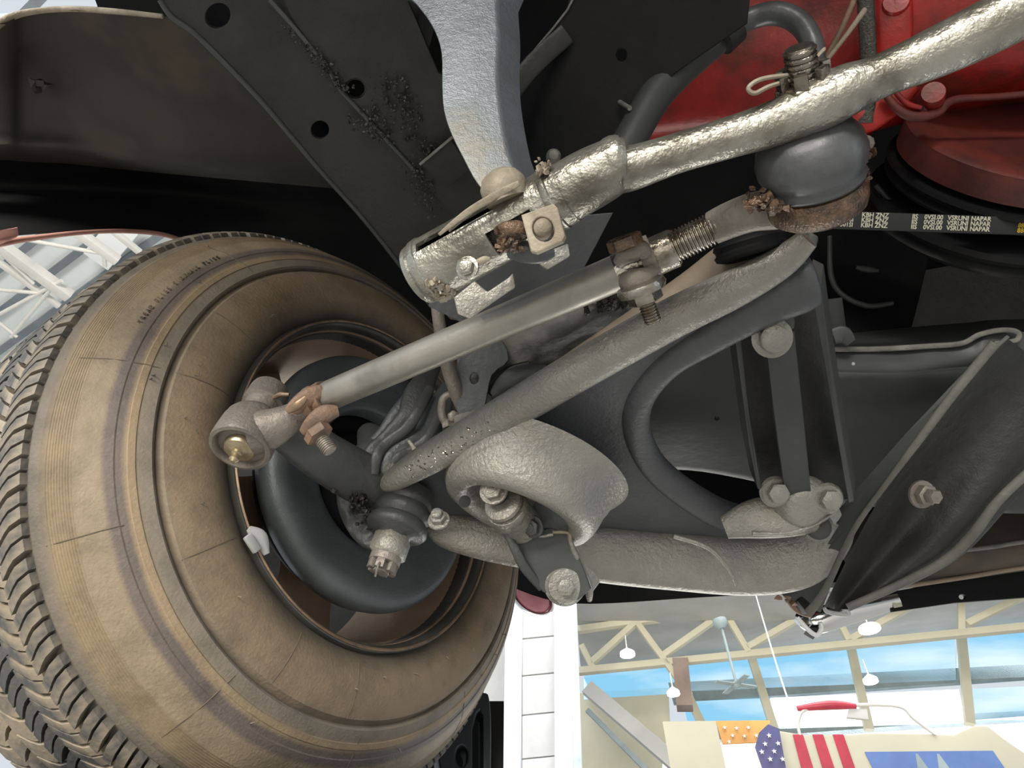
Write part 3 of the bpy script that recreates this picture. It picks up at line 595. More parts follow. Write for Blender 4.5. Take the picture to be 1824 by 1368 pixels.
g = G(); g.T([(946, 952, .69, 3), (965, 955, .69, 3), (985, 952, .69, 3)]); build('weld', g, M['arm'], sb)

# ------------------------------------------------------------------ pivot shaft between flanges
pv = thing('pivot_bracket', P(1415, 740, .66), 'dark pivot bracket with flat centre strap between two thin upright flanges', 'bracket')
def edge3(q, w_, mt, nm, th=.010):
    g = G(); L = [P(*p) for p in q]
    for i in range(len(L) - 1): pass
    g.T([(x, y, s, w_) for x, y, s in q], flat=th, ex=4, sub=4); return build(nm, g, mt, pv)
def strip(nm, q1, q2, mt, th=.004, par=pv, **kw):
    g = G(); pts = [P(*p) for p in q1] + [P(*p) for p in reversed(q2)]
    n = (pts[1] - pts[0]).cross(pts[-1] - pts[0]).normalized(); n = n if n.dot(CAM - pts[0]) < 0 else -n
    g.prism(pts, n * th); return build(nm, g, mt, par, bevel=.0008, **kw)
strip('centre_strap', [(1362, 590, .60), (1378, 730, .65), (1402, 905, .72)], [(1415, 590, .60), (1430, 730, .65), (1448, 905, .72)], M['frame_g'], .006)
strip('back_plate', [(1300, 560, .64), (1335, 730, .70), (1360, 880, .76)], [(1470, 500, .64), (1490, 730, .70), (1512, 890, .76)], M['frame'], .004)
strip('left_flange', [(1308, 595, .62), (1322, 700, .655), (1334, 790, .68), (1350, 872, .71)], [(1319, 595, .62), (1330, 700, .655), (1342, 790, .68), (1357, 870, .71)], M['frame_g'], .03)
strip('right_flange', [(1442, 500, .57), (1468, 640, .62), (1490, 770, .67), (1512, 896, .715)], [(1462, 510, .57), (1480, 640, .62), (1500, 770, .67), (1521, 893, .715)], M['frame_g'], .03)
o = P(1376, 602, .592); g = G(); axp = V((-.1, -.6, -.8))
g.lathe(o - axp.normalized() * .004, axp, [(.016, 0), (.017, .003), (.013, .004)], 24); g.hexa(o, axp, .0115, .010, 24); build('bolt', g, M['arm'], pv, smooth=40)
g = G(); g.T([(1375, 640, .60, 3), (1372, 585, .60, 22), (1392, 575, .60, 26), (1405, 590, .60, 10)], flat=.3); build('bolt_tab', g, M['arm_dark'], pv)
for (x, y) in [(1381, 876), (1474, 888)]:
    o = P(x, y, .712); g = G(); g.lathe(o, V((0, -.65, -.75)), [(.0145, -.006), (.016, 0), (.0135, .003)], 24); build('washer', g, M['arm'], pv)
    g = G(); g.hexa(o + V((0, -.002, -.002)), V((0, -.65, -.75)), .0105, .010); build('bolt', g, M['arm'], pv)
o = P(1430, 898, .722); g = G(); g.lathe(o, V((0, -.45, -.9)), [(.016, .012), (.021, .009), (.024, .006), (.026, .003), (.029, .001), (.030, -.004), (.024, -.006)], 36); build('bushing', g, M['arm'], pv)

# ------------------------------------------------------------------ tie rod
tie = thing('tie_rod', P(850, 600, .56), 'long straight grey tie rod running from the tyre to the centre link', 'tie rod')
rodm = M['rod']
g = G(); g.T([(572, 712, .648, 24), (590, 703, .645, 27), (1105, 484, .535, 33)], sub=1, n=28); build('tube', g, rodm, tie)
g = G(); g.T([(1100, 486, .536, 34), (1150, 464, .53, 35), (1200, 442, .525, 35), (1206, 440, .524, 31)], sub=1, n=28); build('adjuster_sleeve', g, M['steel'], tie, label='shiny bare end of the adjuster sleeve')
o = P(1200, 440, .52); e = P(1280, 402, .508)
g = G(); g.thread(o, e - o, 29 * .515 / FPX, (e - o).length, 13, 28); build('threaded_shank', g, M['steel'], tie, smooth=30)
g = G(); g.T([(1272, 405, .508, 30), (1300, 392, .50, 32), (1340, 378, .492, 34), (1385, 372, .485, 36), (1430, 366, .478, 34)], n=22, flat=.75, ex=2.6); build('forged_shank', g, M['forged'], tie)
# inner clamp
c0 = P(1134, 470, .528); ta = (P(1200, 442, .525) - P(1100, 486, .536)).normalized(); k = .525 / FPX
for i, (px, py) in enumerate(((1125, 474), (1155, 462))):
    o = P(px, py, .530); g = G(); g.lathe(o, ta, [(34 * k, -.005), (42 * k, -.005), (43 * k, 0), (42 * k, .005), (34 * k, .005)], 36, closed=True); build('clamp_band', g, M['forged'] if i else M['steel'], tie, label='greasy brown clamp band' if i == 0 else None, bevel=0)
g = G(); g.T([(1100, 470, .515, 10), (1118, 452, .508, 18), (1140, 445, .506, 18), (1152, 455, .508, 12)], flat=.7); build('clamp_ear', g, M['forged'], tie)
g = G(); g.T([(1108, 500, .512, 14), (1125, 500, .505, 20), (1150, 492, .503, 17), (1168, 478, .507, 10)], flat=.6); build('clamp_ear', g, M['forged'], tie)
ba = (P(1162, 570, .512) - P(1118, 445, .50)).normalized()
g = G(); g.hexa(P(1120, 452, .496) - ba * .004, ba * -1, .0125, .009); build('bolt', g, M['grease'], tie)
g = G(); o = P(1140, 505, .50); g.lathe(o, ba, [(.017, 0), (.018, .003), (.0165, .0065)], 24); g.hexa(o + ba * .006, ba, .0125, .0085); build('nut', g, M['steel'], tie)
g = G(); g.thread(P(1150, 535, .504), ba, .0062, .017, 8, 18); build('bolt_thread', g, M['steel'], tie, smooth=25)
# outer clamp, rusty
for q in ([(508, 742, .636, 8), (528, 724, .634, 15), (552, 706, .634, 17), (574, 696, .637, 12)], [(540, 770, .632, 8), (556, 755, .628, 15), (578, 738, .628, 17), (602, 732, .632, 10)]):
    g = G(); g.T(q, flat=.7, ex=2.6); build('clamp_ear', g, M['rusty'], tie, label='rusty brown clamp ear')
for px, py in ((560, 718), (576, 711)):
    o = P(px, py, .646); k = .64 / FPX; t2 = (P(700, 655, .62) - P(590, 703, .645)).normalized()
    g = G(); g.lathe(o, t2, [(25 * k, -.004), (32 * k, -.004), (33 * k, 0), (32 * k, .004), (25 * k, .004)], 32, closed=True); build('clamp_band', g, M['rusty'], tie)
ba = (P(588, 805, .622) - P(520, 715, .64)).normalized()
g = G(); g.hexa(P(562, 766, .622), ba, .0125, .009); build('nut', g, M['rusty'], tie)
g = G(); g.thread(P(571, 780, .62), ba, .0066, .016, 8, 18); build('bolt_thread', g, M['forged'], tie, smooth=25)
g = G(); g.T([(512, 733, .625, 5), (530, 722, .622, 8), (545, 708, .624, 5)], flat=.5); build('clamp_slot', g, M['copper'], tie)
# outer socket
o = P(420, 812, .622); tp = P(452, 752, .655); ax = (o - tp).normalized(); k = .635 / FPX
g = G(); g.lathe(tp, ax, [(20 * k, -.012), (36 * k, -.010), (46 * k, -.004), (51 * k, .001), (51 * k, .004), (53 * k, .006), (55 * k, .018), (56 * k, .030), (54 * k, .0345), (48 * k, .0355), (44 * k, .034), (42 * k, .030), (28 * k, .031), (16 * k, .035), (8 * k, .036)], 44); sock = build('end_socket', g, M['forged'], tie, smooth=50)
q = tp + ax * .034; g = G(); g.lathe(q, ax, [(30 * k, -.002), (26 * k, .003), (12 * k, .005), (7 * k, .006)], 28); build('dust_plug', g, M['brass'], sock)
g = G(); g.lathe(q + ax * .005, ax, [(.005, 0), (.005, .003), (.0035, .004), (.0042, .007), (.0045, .009), (.002, .012)], 14); build('grease_fitting', g, M['brass'], sock, label='brass grease fitting')
g = G(); g.T([(450, 772, .636, 40), (478, 765, .636, 37), (505, 752, .638, 30), (530, 738, .642, 24), (570, 718, .646, 22)], n=22, flat=.85); build('end_shank', g, M['forged'], tie, smooth=50)
g = G(); g.lathe(tp - ax * .012, ax, [(30 * k, -.034), (36 * k, -.033), (38 * k, -.028), (39 * k, -.012), (33 * k, -.010), (30 * k, .002)], 30); build('stud_boss', g, M['forged'], tie, smooth=45)
g = G(); o3 = tp - ax * .03; g.loft([(o3, .0022), (P(500, 702, .655), .0022), (P(515, 703, .655), .0018)], n=8, sub=1); build('cotter_pin', g, M['copper'], tie)

# inner tie rod socket, boot and stud through the centre link
bk = P(1456, 374, .478); tp = P(1420, 108, .425); ax = (tp - bk).normalized(); k = .465 / FPX
g = G(); g.lathe(bk, ax, [(40 * k, -.006), (70 * k, -.003), (84 * k, .001), (88 * k, .006), (88 * k, .012), (82 * k, .017), (60 * k, .019), (30 * k, .020)], 44); build('inner_socket', g, M['grease'], tie, smooth=50, label='oily brown inner tie rod socket')
g = G(); g.lathe(bk + ax * .018, ax, [(50 * k, 0), (84 * k, .001), (88 * k, .004), (84 * k, .0065), (86 * k, .009), (92 * k, .014), (94 * k, .021), (88 * k, .030), (72 * k, .038), (40 * k, .042), (30 * k, .044)], 48); build('dust_boot', g, M['rubber'], tie, smooth=60, label='smooth dark grey dust boot')
g = G(); L = [P(1330 + 90 * random.random(), 362 + random.gauss(0, 9), .452 + random.uniform(0, .012)) for _ in range(110)] + [P(1540 + random.gauss(0, 7), 250 + 80 * random.random(), .462) for _ in range(50)]
g.blobs(L, .0010, .0032, .6); build('grease', g, M['grease'], tie, kind='stuff')
q = P(1436, 178, .437); g = G(); g.lathe(q, ax, [(46 * k, -.004), (47 * k, 0), (40 * k, .001)], 30); g.hexa(q, ax, 48 * k, .012)
u, v = basis(ax); q2 = q + ax * .012
for i in range(6):
    d = u * math.cos(i * math.pi / 3 + .2) + v * math.sin(i * math.pi / 3 + .2); e = ax.cross(d); g.box(q2 + ax * .003 + d * 36 * k, e * 11 * k, ax * .0045, d * 7 * k)
build('castle_nut', g, M['steel'], tie, bevel=.0008)
g = G(); g.thread(q2, ax, 26 * k, .020, 6, 26); build('stud_thread', g, M['steel'], tie, smooth=30)
g = G(); c1 = q2 + ax * .004; a1 = P(1385, 136, .425); g.loft([(c1, .0012), (P(1370, 138, .425), .0014), (P(1345, 146, .424), .0014), (P(1333, 158, .424), .0014), (P(1345, 166, .425), .0014), (P(1375, 152, .427), .0014), (c1 - ax * .002, .0012)], n=8); build('cotter_pin', g, M['silver_d'], tie)
g = G(); g.loft([(c1 + u * 0, .001), (P(1464, 92, .43), .0012), (P(1470, 88, .43), .001)], n=6); build('cotter_leg', g, M['silver_d'], tie)

# ------------------------------------------------------------------ centre link with steering valve
cl = thing('centre_link', P(1200, 270, .45), 'silver greased centre link bar crossing the upper right of the view', 'steering link')
ZC = .430
def cz(L, **kw):
    g = G(); g.loft([(Z(a, b, ZC), r * (Z(a, b, ZC) - CAM).dot(FW) / FPX) for a, b, r in L], **kw); return g
build('bar', cz([(1085, 298, 43), (1115, 302, 40), (1200, 275, 35), (1300, 245, 36), (1380, 220, 40), (1450, 190, 47), (1510, 160, 45), (1570, 135, 38), (1700, 78, 46), (1824, 15, 50), (1960, -60, 50), (2250, -225, 52), (2700, -480, 56)], n=28), M['silver'], cl, smooth=60)
build('neck', cz([(1000, 348, 54), (1040, 325, 54), (1075, 306, 52), (1098, 292, 47), (1112, 290, 40)], n=32), M['silver'], cl, smooth=60)
build('neck_ring', cz([(1092, 294, 48), (1098, 291, 49.5), (1104, 290, 47)], n=32, sub=2), M['silver'], cl, smooth=60)
p0 = Z(765, 480, ZC); p1 = Z(1010, 342, ZC); ax = (p1 - p0).normalized()
k0 = (p0 - CAM).dot(FW) / FPX; k1 = (p1 - CAM).dot(FW) / FPX
# valve body: shell with two openings
def shell(p, r, t0, t1, L):
    pass
u = (CAM - (p0 + p1) / 2).normalized(); u = (u - ax * u.dot(ax)).normalized(); v = ax.cross(u)     # u towards camera, v up-left in view
if v.dot(UP) < 0: v = -v
Lv = (p1 - p0).length; NR, NA = 40, 56; R0, R1 = 58 * k0, 56 * k1
def in_hole(h, a):       # h 0..1 along, a degrees from facing the camera, positive towards the top edge
    if .06 < h < .80 and 38 < a < 60 and not (h > .6 and a < 44): return True
    if .50 < h < .80 and -48 < a < 4: return True
    return False
g = G(); vs = []
for i in range(NR + 1):
    h = i / NR; r = R0 + (R1 - R0) * h
    for j in range(NA):
        a = 2 * math.pi * j / NA; d = u * math.cos(a) + v * math.sin(a); vs.append(p0 + ax * (Lv * h) + d * r)
nI = len(vs)
for i in range(NR + 1):
    h = i / NR; r = (R0 + (R1 - R0) * h) * .88
    for j in range(NA):
        a = 2 * math.pi * j / NA; d = u * math.cos(a) + v * math.sin(a); vs.append(p0 + ax * (Lv * h) + d * r)
def deg(j): a = 360 * ((j + .5) % NA) / NA; return a - 360 if a > 180 else a
fs = []; cell = lambda i, j: 0 <= i < NR and not in_hole((i + .5) / NR, deg(j % NA))
for i in range(NR):
    for j in range(NA):
        if not cell(i, j): continue
        q = (i * NA + j, i * NA + (j + 1) % NA, (i + 1) * NA + (j + 1) % NA, (i + 1) * NA + j)
        fs.append(q); fs.append(tuple(x + nI for x in q))
        for (di, dj, e) in ((-1, 0, (q[0], q[1])), (1, 0, (q[3], q[2])), (0, -1, (q[0], q[3])), (0, 1, (q[1], q[2]))):
            if not cell(i + di, (j + dj) % NA): fs.append((e[0], e[1], e[1] + nI, e[0] + nI))
g.add(vs, fs); build('valve_body', g, M['silver'], cl, smooth=40)
g = G(); g.lathe(p0 + ax * .004, ax, [(R0 * .5, 0), (R0 * .62, .002), (R0 * .62, Lv * .9)], 30); build('valve_core', g, M['slag'], cl)
g = G(); g.lathe(p0 - ax * .012, ax, [(R0 * .7, 0), (R0 * .93, .002), (R0 * .97, .006), (R0 * .92, .007), (R0 * 1.02, .009), (R0 * 1.04, .014), (R0 * .95, .016)], 44); build('end_cap', g, M['silver'], cl, smooth=50)
g = G(); q = p1 - ax * .012
g.lathe(q, ax, [(R1 * .95, -.002), (R1 * 1.05, 0), (R1 * 1.06, .004), (R1 * .96, .006)], 44); build('collar_ring', g, M['silver'], cl)
L = [p0 + ax * random.uniform(-.002, .012) + (u * math.cos(t) + v * math.sin(t)) * R0 * 1.02 for t in [random.uniform(-1.6, -.3) for _ in range(60)]] + [P(965 + random.gauss(0, 7), 297 + random.gauss(0, 9), .455) for _ in range(25)]
g = G(); g.blobs(L, .001, .003, .6); build('weld_beads', g, M['silver_d'], cl, kind='stuff')
# strap springing along the upper slot
g = G(); g.T([(782, 418, .475, 3), (830, 380, .465, 6), (880, 350, .458, 7), (925, 326, .452, 5)], flat=.35, ex=3); build('slot_strap', g, M['silver_d'], cl)
g = G(); g.T([(800, 412, .478, 2), (850, 372, .468, 4), (905, 345, .458, 5)], flat=.5); build('slot_spring', g, M['steel'], cl)
# square bracket with bolt
n_ = V((-.25, -.72, -.65))
def sqplate(nm, pts, hole, s, mt, th=.004): return plate(nm, pts, P(pts[0][0], pts[0][1], s), n_, th, mt, cl, holes=hole, bev=.001)
sqplate('clamp_plate', [(932, 385), (985, 366), (991, 372), (1004, 420), (1000, 428), (956, 448), (948, 446)], [circ((968, 409), 22, sq=1.15, rot=-.4)], .437, M['silver_d'])
o = P(967, 408, .44); g = G(); g.lathe(o, V((.0, -.6, -.75)), [(.0058, -.01), (.0060, .006), (.0052, .0075), (.0042, .0095), (.002, .0105)], 22); build('stud', g, M['silver_d'], cl)
o = P(834, 478, .452); g = G(); g.bolt(o, V((-.35, -.7, -.6)), .0058, .007); build('bolt', g, M['silver'], cl)
g = G(); g.T([(846, 470, .45, 5), (862, 462, .449, 6), (872, 462, .45, 4)], flat=.6); build('lock_tab', g, M['silver_d'], cl)
g = G(); g.T([(884, 412, .452, 8), (902, 408, .446, 14), (925, 410, .446, 16), (938, 418, .448, 10)], flat=.7); g.blobs([P(910 + random.gauss(0, 10), 428 + random.gauss(0, 10), .447) for _ in range(40)], .0015, .0035, .6); build('adjuster', g, M['grease'], cl, kind='stuff')
# clamp jaws hanging under the valve
for q, mt in (([(845, 500), (868, 520), (905, 495), (914, 486), (918, 512), (905, 520), (836, 568), (815, 560), (808, 530)], 'silver_d'), ([(975, 448), (1012, 432), (1016, 456), (975, 480), (960, 470)], 'silver_d')):
    g = G(); g.prism([P(x, y, .475) for x, y in q], V((.0, .006, .008))); build('clamp_jaw', g, M['arm'], cl, bevel=.0015)
g = G(); g.T([(905, 450, .462, 10), (930, 448, .458, 20), (960, 452, .458, 18), (985, 448, .462, 10)], flat=.6); build('link_socket', g, M['rubber'], cl)

# pitman arm and its ball stud
pm = thing('pitman_arm', P(850, 180, .5), 'pale blue-grey forged pitman arm dropping from the top to the silver link', 'pitman arm')
def psm(x, y): return .525 - .00015 * y
pts = [(600, -60), (715, -10), (748, 18), (772, 55), (784, 95), (785, 150), (788, 195), (800, 235), (822, 280), (850, 330), (880, 350), (918, 318), (905, 270), (895, 220), (888, 170), (886, 120), (888, 60), (885, 0), (884, -60)]
pts = smoothpoly(pts, 3)
g = G(); g.prism([P(x, y, psm(x, y)) for x, y in pts], V((.017, .012, .010))); build('arm', g, M['pit'], pm, bevel=.0025, seg=3)
g = G(); o = P(898, 338, .47); g.lathe(o, P(880, 280, .47) - P(905, 350, .47), [(.014, -.008), (.0155, 0), (.0155, .004), (.012, .010), (.006, .0135), (.001, .0145)], 28); build('dust_boot', g, M['silver_d'], pm, smooth=60, label='tan dusty boot')

# ------------------------------------------------------------------ steering box above, frame rail
g = G(); g.T([(560, -60, .60, 90), (640, 0, .60, 95), (700, 20, .59, 90), (760, 40, .58, 70)], flat=.4, ex=2.6); build('steering_box', g, M['frame_g'], label='dark steering box partly hidden left of the pitman arm top', cat='steering box', smooth=60)
fr = thing('frame_rail', CAM + V((-.1, .45, .6)), 'black frame rail with round holes running diagonally past the wheel', 'frame rail')
ZF = .60; fp = CAM + V((0, 0, ZF))
hol = [circ((388, 28), 23, sq=1.1, rot=.7), circ((570, 231), 17.5, sq=1.0), circ((633, 158), 17.5, sq=1.0)]
plate('lower_flange', [(270, -60), (285, 0), (306, 30), (345, 58), (400, 112), (470, 185), (560, 292), (660, 405), (770, 548), (830, 565), (905, 545), (905, 300), (800, 200), (740, 80), (690, -60)], fp, NZ, .003, M['frame'], fr, holes=hol)
plate('upper_lap', [(480, -60), (520, 30), (580, 118), (606, 160), (650, 205), (700, 262), (760, 330), (850, 430), (905, 420), (905, 200), (780, 130), (700, -60)], fp - NZ * .004, NZ, .003, M['frame'], fr, holes=[circ((633, 158), 20)])
def zf(x, y, z=ZF): return Z(x, y, z)
g = G(); L = [(285, 0), (306, 30), (345, 58), (400, 112), (470, 185), (560, 292), (660, 405), (770, 548)]
for i in range(len(L) - 1): g.prism([zf(*L[i]), zf(*L[i + 1]), zf(*L[i + 1]) + V((0, 0, .09)), zf(*L[i]) + V((0, 0, .09))], V((.003, .001, 0)))
build('outer_side', g, M['black'], fr)  # wall coloured blacker than the rail to put shade inside its holes
g = G(); g.prism([zf(240, -140) + V((0, 0, .08)), zf(350, 60) + V((0, 0, .08)), zf(770, 548) + V((0, 0, .08)), zf(905, 545) + V((0, 0, .08)), zf(690, -140) + V((.05, 0, .08))], V((0, 0, .003))); build('rail_dark_backing', g, M['hole_shade'], fr)  # black sheet added to darken the rail interior behind the holes
g = G(); g.loft([(zf(*p, ZF - .001), .0022) for p in L], n=8); build('rail_edge', g, M['frame_g'], fr)
g = G(); L2 = [(480, 0), (520, 45), (580, 118), (606, 160), (650, 208), (700, 262), (740, 305)]
g.loft([(zf(*p, ZF - .006), .002) for p in L2], n=8); build('weld_seam', g, M['frame_g'], fr)
g = G(); L3 = []
def sc(x0, y0, x1, y1, sd, n): 
    for _ in range(n): t = random.random(); L3.append(zf(x0 + (x1 - x0) * t + random.gauss(0, sd), y0 + (y1 - y0) * t + random.gauss(0, sd), ZF - .008))
sc(545, 80, 620, 165, 7, 110); sc(655, 190, 690, 250, 9, 90); sc(690, 150, 740, 220, 14, 130); sc(740, 290, 770, 380, 14, 130); sc(620, 210, 680, 245, 5, 60); sc(720, 230, 790, 290, 10, 70); sc(500, 40, 560, 100, 4, 30)
g.blobs(L3, .0005, .0017, .6); build('weld_slag', g, M['slag'], fr, kind='stuff')
g = G(); g.prism([zf(750, 292, .585), zf(802, 248, .585), zf(838, 300, .585), zf(795, 336, .585)], V((0, 0, .004))); build('welded_tab', g, M['frame'], fr, bevel=.0008)
g = G(); g.loft([(zf(748, 293, .583), .0012), (zf(806, 244, .583), .0012)], n=6, sub=1); build('tab_edge', g, M['grime'], fr)
# grey lower gusset seen under the centre link
gp = thing('frame_gusset', P(960, 480, .62), 'grey gusset plate between the silver link and the tie rod', 'gusset')
plate('plate', [(870, 400), (1090, 380), (1040, 475), (1010, 500), (835, 580), (765, 545), (770, 520)], P(930, 490, .60), V((.1, -.5, -.85)), .004, M['web'], gp)
g = G(); g.prism([P(765, 520, .615), P(790, 500, .61), P(830, 566, .61), P(800, 560, .615)], V((.0, .01, .006))); build('side_tab', g, M['tan'], gp)
# inner frame panel, right of the pitman arm
ip = thing('inner_frame_panel', P(1020, 150, .66), 'black inner frame panel with a thin bright edge right of the pitman arm', 'panel')
plate('panel', [(1026, -60), (1010, 20), (897, 152), (890, 300), (930, 420), (1090, 330), (1120, 270), (1200, 130), (1330, 40), (1340, -60)], P(1000, 150, .68), V((-.3, -.45, -.85)), .003, M['black'], ip, holes=[circ((1107, 98), 11, sq=1.2)])
g = G(); pe = [PL(x, y, P(1000, 150, .68), V((-.3, -.45, -.85))) - V((-.3, -.45, -.85)) * -.002 for x, y in ((1028, -20), (1012, 18), (955, 88), (897, 152))]
g.loft([(p, .0011) for p in pe], n=6, sub=2); build('bright_edge', g, M['grime'], ip, label='thin bright edge')  # lighter strip along the panel edge
g = G(); g.T([(1010, 60, .66, 18), (950, 115, .66, 18), (905, 170, .66, 18)], flat=.2); build('folded_lip', g, M['frame'], ip)
g = G(); o = P(1108, 186, .66); g.loft([(P(1104, 182, .665), .0022), (P(1122, 193, .64), .0022)], n=10, sub=1); build('stud', g, M['grime'], ip)
g = G(); o = P(986, 278, .62); g.lathe(o, V((0, -.6, -.8)), [(.006, -.01), (.0065, 0), (.004, .005), (.001, .006)], 16); build('plug', g, M['grime'], ip)

# hoses
hs = thing('hose', P(1200, 130, .66), 'thick grey curved hose with a thinner bent pipe at its top end', 'hose')
g = G(); g.T([(1085, 320, .64, 34), (1130, 235, .65, 30), (1165, 175, .66, 30), (1205, 130, .67, 30), (1255, 85, .68, 30), (1308, 45, .68, 26)], n=20); build('hose_body', g, M['frame_g'], hs, smooth=60)
g = G(); g.T([(1300, 52, .68, 18), (1340, 32, .68, 19), (1385, 24, .67, 20), (1425, 42, .66, 20), (1448, 80, .65, 19), (1452, 120, .65, 18)], n=18); build('bent_pipe', g, M['rubber'], hs, smooth=60)
g = G(); g.T([(1284, 70, .672, 30), (1310, 48, .672, 28)], n=20, sub=1); build('ferrule', g, M['frame'], hs)

# brake hose and its loop
bh = thing('brake_hose', P(800, 620, .68), 'slim grey brake hose looping down behind the tie rod', 'hose')
g = G(); g.T([(775, 520, .66, 9), (780, 560, .665, 11), (790, 620, .675, 12), (803, 670, .685, 13), (820, 715, .70, 13), (836, 750, .71, 12)], n=14); build('hose', g, M['forged'], bh, smooth=60)
g = G(); g.T([(820, 722, .715, 8), (805, 705, .713, 8), (790, 712, .712, 8), (788, 740, .712, 8), (800, 762, .712, 8), (800, 775, .712, 8)], n=12); build('metal_line', g, M['forged'], bh, smooth=60)
g = G(); g.hexa(P(798, 752, .708), V((.1, .2, -1)), .0065, .008); g.hexa(P(806, 742, .70), V((.4, -.6, -.6)), .006, .006); build('fitting', g, M['forged'], bh)

# cast boss and bracket behind the tie rod
cb = thing('spring_tower', P(980, 620, .74), 'rough grey spring tower casting between the tie rod and the control arm', 'casting')
rows = [[P(820, 600, .72), P(920, 560, .70), P(1030, 530, .69), P(1130, 500, .69)], [P(815, 650, .73), P(930, 610, .69), P(1040, 570, .67), P(1140, 540, .68)], [P(835, 720, .74), P(940, 670, .71), P(1060, 610, .70), P(1180, 570, .70)], [P(860, 780, .76), P(980, 720, .74), P(1100, 660, .73), P(1220, 600, .72)]]
g = G(); g.surf(rows, 10, .01); rr = random.Random(3)
g.v = [p + (CAM - p).normalized() * (.008 * noise.noise(p * 42) + .003 * noise.noise(p * 130)) for p in g.v]; build('casting', g, M['grime'], cb, smooth=70)
plate('stop_bracket', smoothpoly([(845, 612), (885, 600), (905, 640), (875, 668), (862, 725), (845, 752), (818, 740), (812, 690), (815, 650)], 3), P(850, 680, .69), V((-.1, -.7, -.7)), .004, M['web'], cb, holes=[circ((845, 674), 9, sq=1.3)])
g = G(); g.T([(870, 700, .70, 8), (905, 668, .695, 14), (945, 650, .69, 8)], flat=.5); build('gap_shade', g, M['hole_shade'], cb)  # black strip painted in for the shaded gap
g = G(); g.T([(880, 705, .69, 10), (910, 680, .68, 22), (950, 665, .675, 18), (975, 655, .675, 8)], flat=.5); build('bump_stop', g, M['arm_dark'], cb)
g = G(); g.blobs([P(1085 + random.gauss(0, 18), 535 + random.gauss(0, 12), .66) for _ in range(70)], .0015, .005, .6); build('grime', g, M['slag'], cb, kind='stuff')
tn = thing('link_arm', P(1230, 530, .60), 'tan dusty tapered arm behind the tie rod with a black ringed seat', 'arm')
g = G(); g.T([(1010, 660, .66, 26), (1120, 590, .64, 30), (1230, 525, .62, 40), (1320, 480, .60, 60), (1390, 450, .59, 62)], flat=.7, n=24); build('arm', g, M['tan'], tn, smooth=60)
o = P(1335, 435, .56); g = G(); ax = V((-.15, -.62, -.78)) * -1; ax = (P(1328, 400, .56) - P(1340, 450, .56)).normalized()
g.lathe(o - ax * .006, ax, [(.022, -.004), (.0275, -.002), (.0285, .001), (.0265, .003), (.027, .005), (.0285, .007), (.027, .010), (.0245, .011), (.024, .016), (.026, .018), (.026, .024), (.015, .026)], 40); build('seat_rings', g, M['black'], tn, smooth=50)
g = G(); g.T([(1375, 470, .55, 22), (1410, 455, .55, 24), (1440, 430, .55, 16), (1448, 418, .55, 9)], flat=.5); build('bracket_end', g, M['frame_g'], tn)

# ------------------------------------------------------------------ crossmember
cm = thing('crossmember', CAM + V((.4, .7, .65)), 'dark grey front crossmember spanning behind the control arm', 'crossmember')
rows = [[P(860, 640, .86), P(1050, 590, .82), P(1250, 560, .80), P(1500, 530, .80)], [P(860, 760, .88), P(1050, 740, .86), P(1250, 730, .85), P(1520, 700, .85)], [P(900, 860, .92), P(1100, 845, .92), P(1250, 840, .92), P(1530, 900, .92)]]
g = G(); g.surf(rows, 8, .01); build('rear_face', g, M['frame_g'], cm, smooth=70)
g = G(); o = P(1277, 745, .835); g.lathe(o, CAM - o, [(.003, 0), (.003, .003), (.001, .004)], 12); build('rivet', g, M['black'], cm)
rows = [[P(1478, 622, .80), P(1600, 622, .80), P(1720, 612, .79), P(1850, 590, .78), P(2500, 590, .78)], [P(1478, 660, .79), P(1600, 662, .79), P(1720, 650, .785), P(1850, 640, .78), P(2500, 640, .78)], [P(1490, 690, .82), P(1600, 690, .82), P(1720, 690, .82), P(1850, 690, .82), P(2500, 690, .82)], [P(1500, 900, .90), P(1600, 905, .90), P(1720, 910, .90), P(1850, 915, .90), P(2500, 915, .90)]]
g = G(); g.surf(rows, 8, .008); g.v = [p + (CAM - p).normalized() * .003 * noise.noise(p * 30) for p in g.v]; build('lower_face', g, M['frame_g'], cm, smooth=70)
rows = [[P(1470, 598, .90), P(1600, 585, .90), P(1720, 575, .89), P(1850, 568, .88), P(2500, 568, .88)], [P(1478, 622, .80), P(1600, 622, .80), P(1720, 612, .79), P(1850, 590, .78), P(2500, 590, .78)]]
g = G(); g.surf(rows, 4, .004); build('top_shelf', g, M['tan'] if 0 else M['frame_g'], cm)
g = G(); g.T([(1484, 622, .795, 5), (1560, 622, .795, 5), (1650, 617, .79, 5), (1712, 612, .785, 5), (1745, 596, .78, 5), (1785, 588, .775, 5), (1812, 592, .772, 5), (1810, 606, .772, 4.5), (1770, 612, .775, 4)], flat=.8, ex=3); build('bright_lip', g, M['grime'], cm, label='pale lip with a hooked end')  # lip in a lighter tone than the crossmember
g = G(); g.T([(1482, 600, .78, 14), (1500, 596, .78, 16), (1515, 610, .78, 10)], flat=.5, ex=4); build('end_tab', g, M['frame_g'], cm)
g = G()
for (x, y) in ((1520, 648), (1482, 668)):
    o = P(x, y, .775); g.lathe(o, CAM - o, [(.0018, 0), (.0018, .001), (.0005, .0015)], 10)
build('paint_fleck', g, M['lead'], cm)
